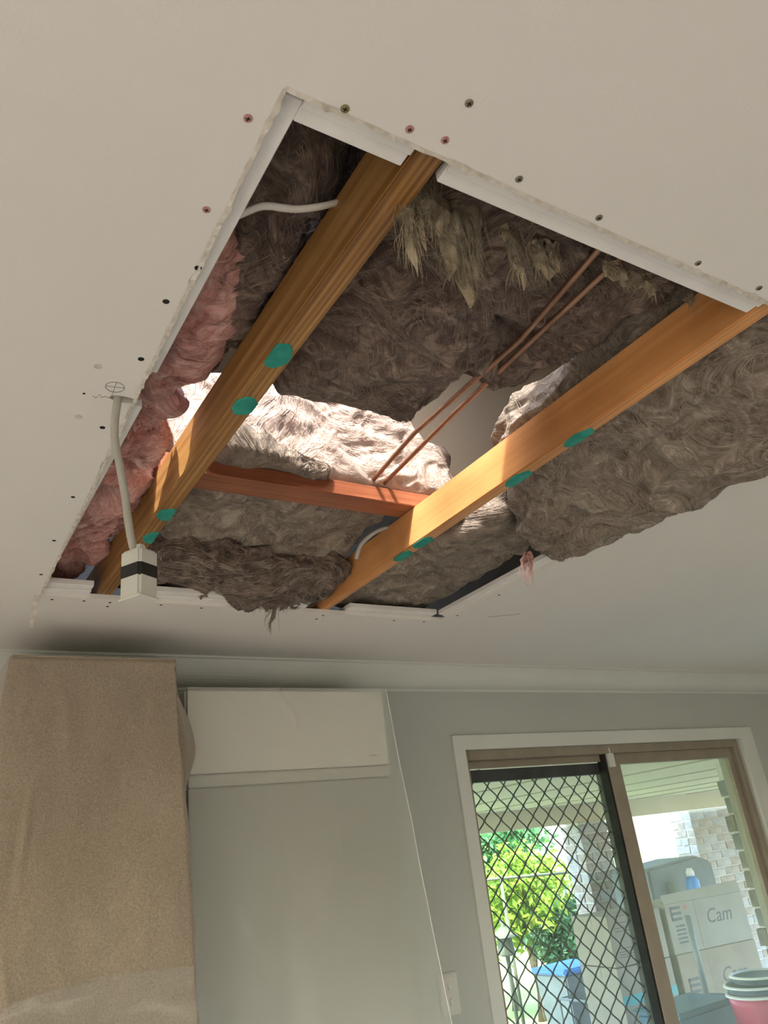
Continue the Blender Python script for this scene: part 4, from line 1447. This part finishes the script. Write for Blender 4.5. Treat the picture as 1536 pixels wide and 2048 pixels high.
for k, (dx, dz, rr_) in enumerate(((0.0, 0.006, 1.0), (0.045, 0.045, 0.92))):
    ld = empty('bucket_lid', (pk[0] + dx, 3.15, pz + dz), ('lower' if k == 0 else 'upper') + ' navy lid with white edge lying on the pink bucket', 'lid', 'lids stacked on the pink bucket')
    MB().lathe((pk[0] + dx, 3.15, pz + dz), [(pr * rr_ * 0.95, 0.0), (pr * rr_ * 0.95, 0.026)], 36).build('disc', M['bluelid'], ld)
    MB().lathe((pk[0] + dx, 3.15, pz + dz + 0.024), [(pr * rr_ * 0.97, 0.0), (pr * rr_ * 1.05, 0.003), (pr * rr_ * 1.05, 0.010), (pr * rr_ * 0.97, 0.013)], 36, ring=True).build('edge_band', M['whitepl'], ld)
# covered barbecue behind the boxes with a spray bottle
bb0 = at(1296, 1790, 1, 5.2); bb1 = at(1412, 1785, 1, 5.2); bbt = at(1365, 1713, 1, 5.2)
bq = empty('barbecue', ((bb0[0] + bb1[0]) / 2, 5.2, PZ), 'dark covered barbecue behind the cardboard boxes', 'barbecue')
xa, xb = float(bb0[0]) - 0.1, float(bb1[0])
za, zp = float(at(1300, 1735, 1, 5.2)[2]), float(bbt[2])
xp = float(bbt[0])
MB().add([(xa, 5.05, PZ), (xb, 5.05, PZ), (xb, 5.05, za - 0.02), (xp, 5.05, zp), (xa, 5.05, za),
          (xa, 5.5, PZ), (xb, 5.5, PZ), (xb, 5.5, za - 0.02), (xp, 5.5, zp), (xa, 5.5, za)],
         [(0, 1, 2, 3, 4), (9, 8, 7, 6, 5), (0, 5, 6, 1), (1, 6, 7, 2), (2, 7, 8, 3), (3, 8, 9, 4), (4, 9, 5, 0)]).build('cover', M['bbq'], bq, bevel=0.02, seg=2)
MB().box(xa + 0.2, xa + 0.24, 4.98, 5.05, za - 0.75, za - 0.12).build('handle_post', M['steel'], bq)
sp = at(1386, 1770, 1, 4.85)
spb = empty('spray_bottle', (sp[0], 4.85, sp[2] - 0.1), 'blue bottle with white cap in front of the barbecue', 'bottle')
spz = float(at(1386, 1792, 1, 4.85)[2])
MB().lathe((sp[0], 4.85, spz - 0.05), [(0.05, 0), (0.055, 0.02), (0.055, 0.16), (0.03, 0.20)], 20).build('bottle_body', M['brightblue'], spb, smooth=True)
MB().lathe((sp[0], 4.85, spz + 0.15), [(0.034, 0), (0.034, 0.03), (0.02, 0.06)], 16).build('bottle_cap', M['whitepl'], spb, smooth=True)
stand = MB().box(sp[0] - 0.12, sp[0] + 0.12, 4.76, 4.96, PZ, spz - 0.051).build('side_table', M['bbq'], bevel=0.006)
tag(stand, 'dark side table carrying the blue bottle', 'table')


# ------------------------------------------------------------------ garden
def foliage(name, label, c, rad, n, mat, seed, leaf=0.05, trunk=None, cat='shrub'):
    rr = np.random.default_rng(seed)
    root = empty(name, (c[0], c[1], PZ - 0.03), label, cat, 'plants in the garden')
    # clumps
    cl_ = rr.normal(size=(26, 3)); cl_ /= np.linalg.norm(cl_, axis=1)[:, None]
    cl_ = cl_ * rr.uniform(0.35, 0.9, 26)[:, None] * np.array(rad) + np.array(c)
    which = rr.integers(0, 26, n)
    p = cl_[which] + rr.normal(size=(n, 3)) * np.array(rad) * 0.20
    d = rr.normal(size=(n, 3)); d /= np.linalg.norm(d, axis=1)[:, None]
    e = np.cross(d, rr.normal(size=(n, 3))); e /= np.linalg.norm(e, axis=1)[:, None]
    L_ = leaf * rr.uniform(0.6, 1.4, n)[:, None]
    nrm = np.cross(d, e)
    a = p - d * L_
    b = p + e * L_ * 0.42 + nrm * L_ * 0.1
    cc = p + d * L_
    dd = p - e * L_ * 0.42 + nrm * L_ * 0.1
    V = np.stack([a, b, cc, dd], 1).reshape(-1, 3)
    Fq = np.arange(4 * n).reshape(-1, 4)
    me = bpy.data.meshes.new('leaves')
    me.from_pydata(V.tolist(), [], Fq.tolist()); me.update()
    o = put('leaves', me, mat, root)
    o['kind'] = 'stuff'
    tk = MB()
    base = np.array([c[0], c[1], PZ - 0.05])
    tk.tube([base, base + [0.02, 0.01, (c[2] - PZ) * 0.5], np.array(c)], [0.06, 0.05, 0.03], 8)
    for k in range(0, 26, 3):
        tk.tube([base + [0.02, 0.01, (c[2] - PZ) * 0.5], (np.array(c) + cl_[k]) / 2, cl_[k]], [0.03, 0.018, 0.008], 5)
    tk.build('trunk', M['bark'], root, smooth=True)
    return root


g1 = at(985, 1715, 1, 9.0)
foliage('garden_tree', 'green leafy tree at the top left of the screen', g1, (0.75, 0.8, 0.55), 5200, M['leaf2'], 91, 0.055, cat='tree')
g2 = at(1045, 1800, 1, 8.2)
foliage('garden_tree', 'yellow green leafy tree below the garden rail', (g2[0], g2[1], g2[2]), (0.75, 0.6, 0.5), 5200, M['leaf'], 92, 0.05, cat='tree')
g3 = at(1150, 1880, 1, 7.6)
foliage('garden_shrub', 'dark green shrub beside the brick pier', g3, (0.42, 0.45, 0.5), 4200, M['leaf3'], 93, 0.05)
# garden rail with posts
rl = at(962, 1757, 1, 7.2); rr2 = at(1142, 1745, 1, 7.2)
gr_ = empty('garden_rail', (rl[0], 7.2, PZ), 'grey green garden rail with posts beyond the patio', 'rail')
MB().tube([(rl[0] - 0.4, 7.2, rl[2]), (rr2[0] + 0.1, 7.2, rr2[2])], 0.015, 8).build('top_rail', M['fence'], gr_, smooth=True)
for px in (1145, 1000):
    q = at(px, 1750, 1, 7.2)
    MB().tube([(q[0], 7.2, PZ - 0.05), (q[0], 7.2, q[2])], 0.018, 8).build('post', M['fence'], gr_, smooth=True)
q = at(1010, 1885, 1, 6.9)
bf = empty('bird_feeder', (q[0], 6.9, PZ), 'pale bird feeder on a thin pole in the garden', 'bird feeder')
MB().tube([(q[0], 6.9, PZ - 0.05), (q[0], 6.9, q[2] + 0.2)], 0.018, 8).build('pole', M['fence'], bf, smooth=True)
MB().lathe((q[0], 6.9, q[2] - 0.12), [(0.04, 0), (0.09, 0.02), (0.07, 0.16), (0.14, 0.17), (0.03, 0.26)], 18).build('hopper', M['fence'], bf)
# pile of odds and ends on the patio edge
pl = at(1150, 1990, 1, 6.6)
wbn = empty('garden_bin', (pl[0], 6.6, PZ), 'grey garden bin with a blue lid beside the pier', 'bin')
zt3 = at(1150, 1938, 1, 6.6)[2]
MB().add([(pl[0] - 0.20, 6.45, PZ), (pl[0] + 0.20, 6.45, PZ), (pl[0] + 0.20, 6.8, PZ), (pl[0] - 0.20, 6.8, PZ),
          (pl[0] - 0.26, 6.40, zt3), (pl[0] + 0.26, 6.40, zt3), (pl[0] + 0.26, 6.85, zt3), (pl[0] - 0.26, 6.85, zt3)],
         [(0, 3, 2, 1), (4, 5, 6, 7), (0, 1, 5, 4), (1, 2, 6, 5), (2, 3, 7, 6), (3, 0, 4, 7)]).build('bin_body', M['steel'], wbn, bevel=0.015, seg=2)
MB().box(pl[0] - 0.28, pl[0] + 0.28, 6.38, 6.87, zt3, zt3 + 0.05).build('bin_lid', M['brightblue'], wbn, bevel=0.015, seg=2)
tg = at(1055, 1990, 1, 6.3)
tarp = MB()
G = np.array([[(tg[0] - 0.35 + 0.8 * i / 30, 5.9 + 0.5 * j / 20, 0) for j in range(21)] for i in range(31)])
fl = G.reshape(-1, 3)
zz_ = 0.16 + np.abs(perlin(fl * np.array([5, 5, 1]), 95)) * 0.22
fl[:, 2] = PZ + zz_ * np.clip(1.2 - ((fl[:, 0] - tg[0] - 0.05) / 0.45) ** 2, 0.0, 1) 
tarp.grid(fl.reshape(G.shape))
tp_ = tarp.build('folded_tarpaulin', M['brightblue'], smooth=True)
tag(tp_, 'crumpled blue tarpaulin lying on the patio edge', 'tarpaulin')
rk = empty('wire_rack', (tg[0] + 0.15, 5.4, PZ), 'low grey wire rack on the patio floor', 'rack')
zt4 = float(at(1080, 2010, 1, 5.4)[2])
for k in range(9):
    MB().tube([(tg[0] - 0.4, 4.95 + 0.06 * k, zt4), (tg[0] + 0.5, 4.95 + 0.06 * k, zt4)], 0.005, 5).build('wire', M['steel'], rk)
for dx in (-0.4, 0.5):
    MB().tube([(tg[0] + dx, 4.95, zt4), (tg[0] + dx, 5.43, zt4)], 0.009, 6).build('side_bar', M['steel'], rk)
    for dy in (4.95, 5.43):
        MB().tube([(tg[0] + dx, dy, PZ), (tg[0] + dx, dy, zt4)], 0.009, 6).build('leg', M['steel'], rk)
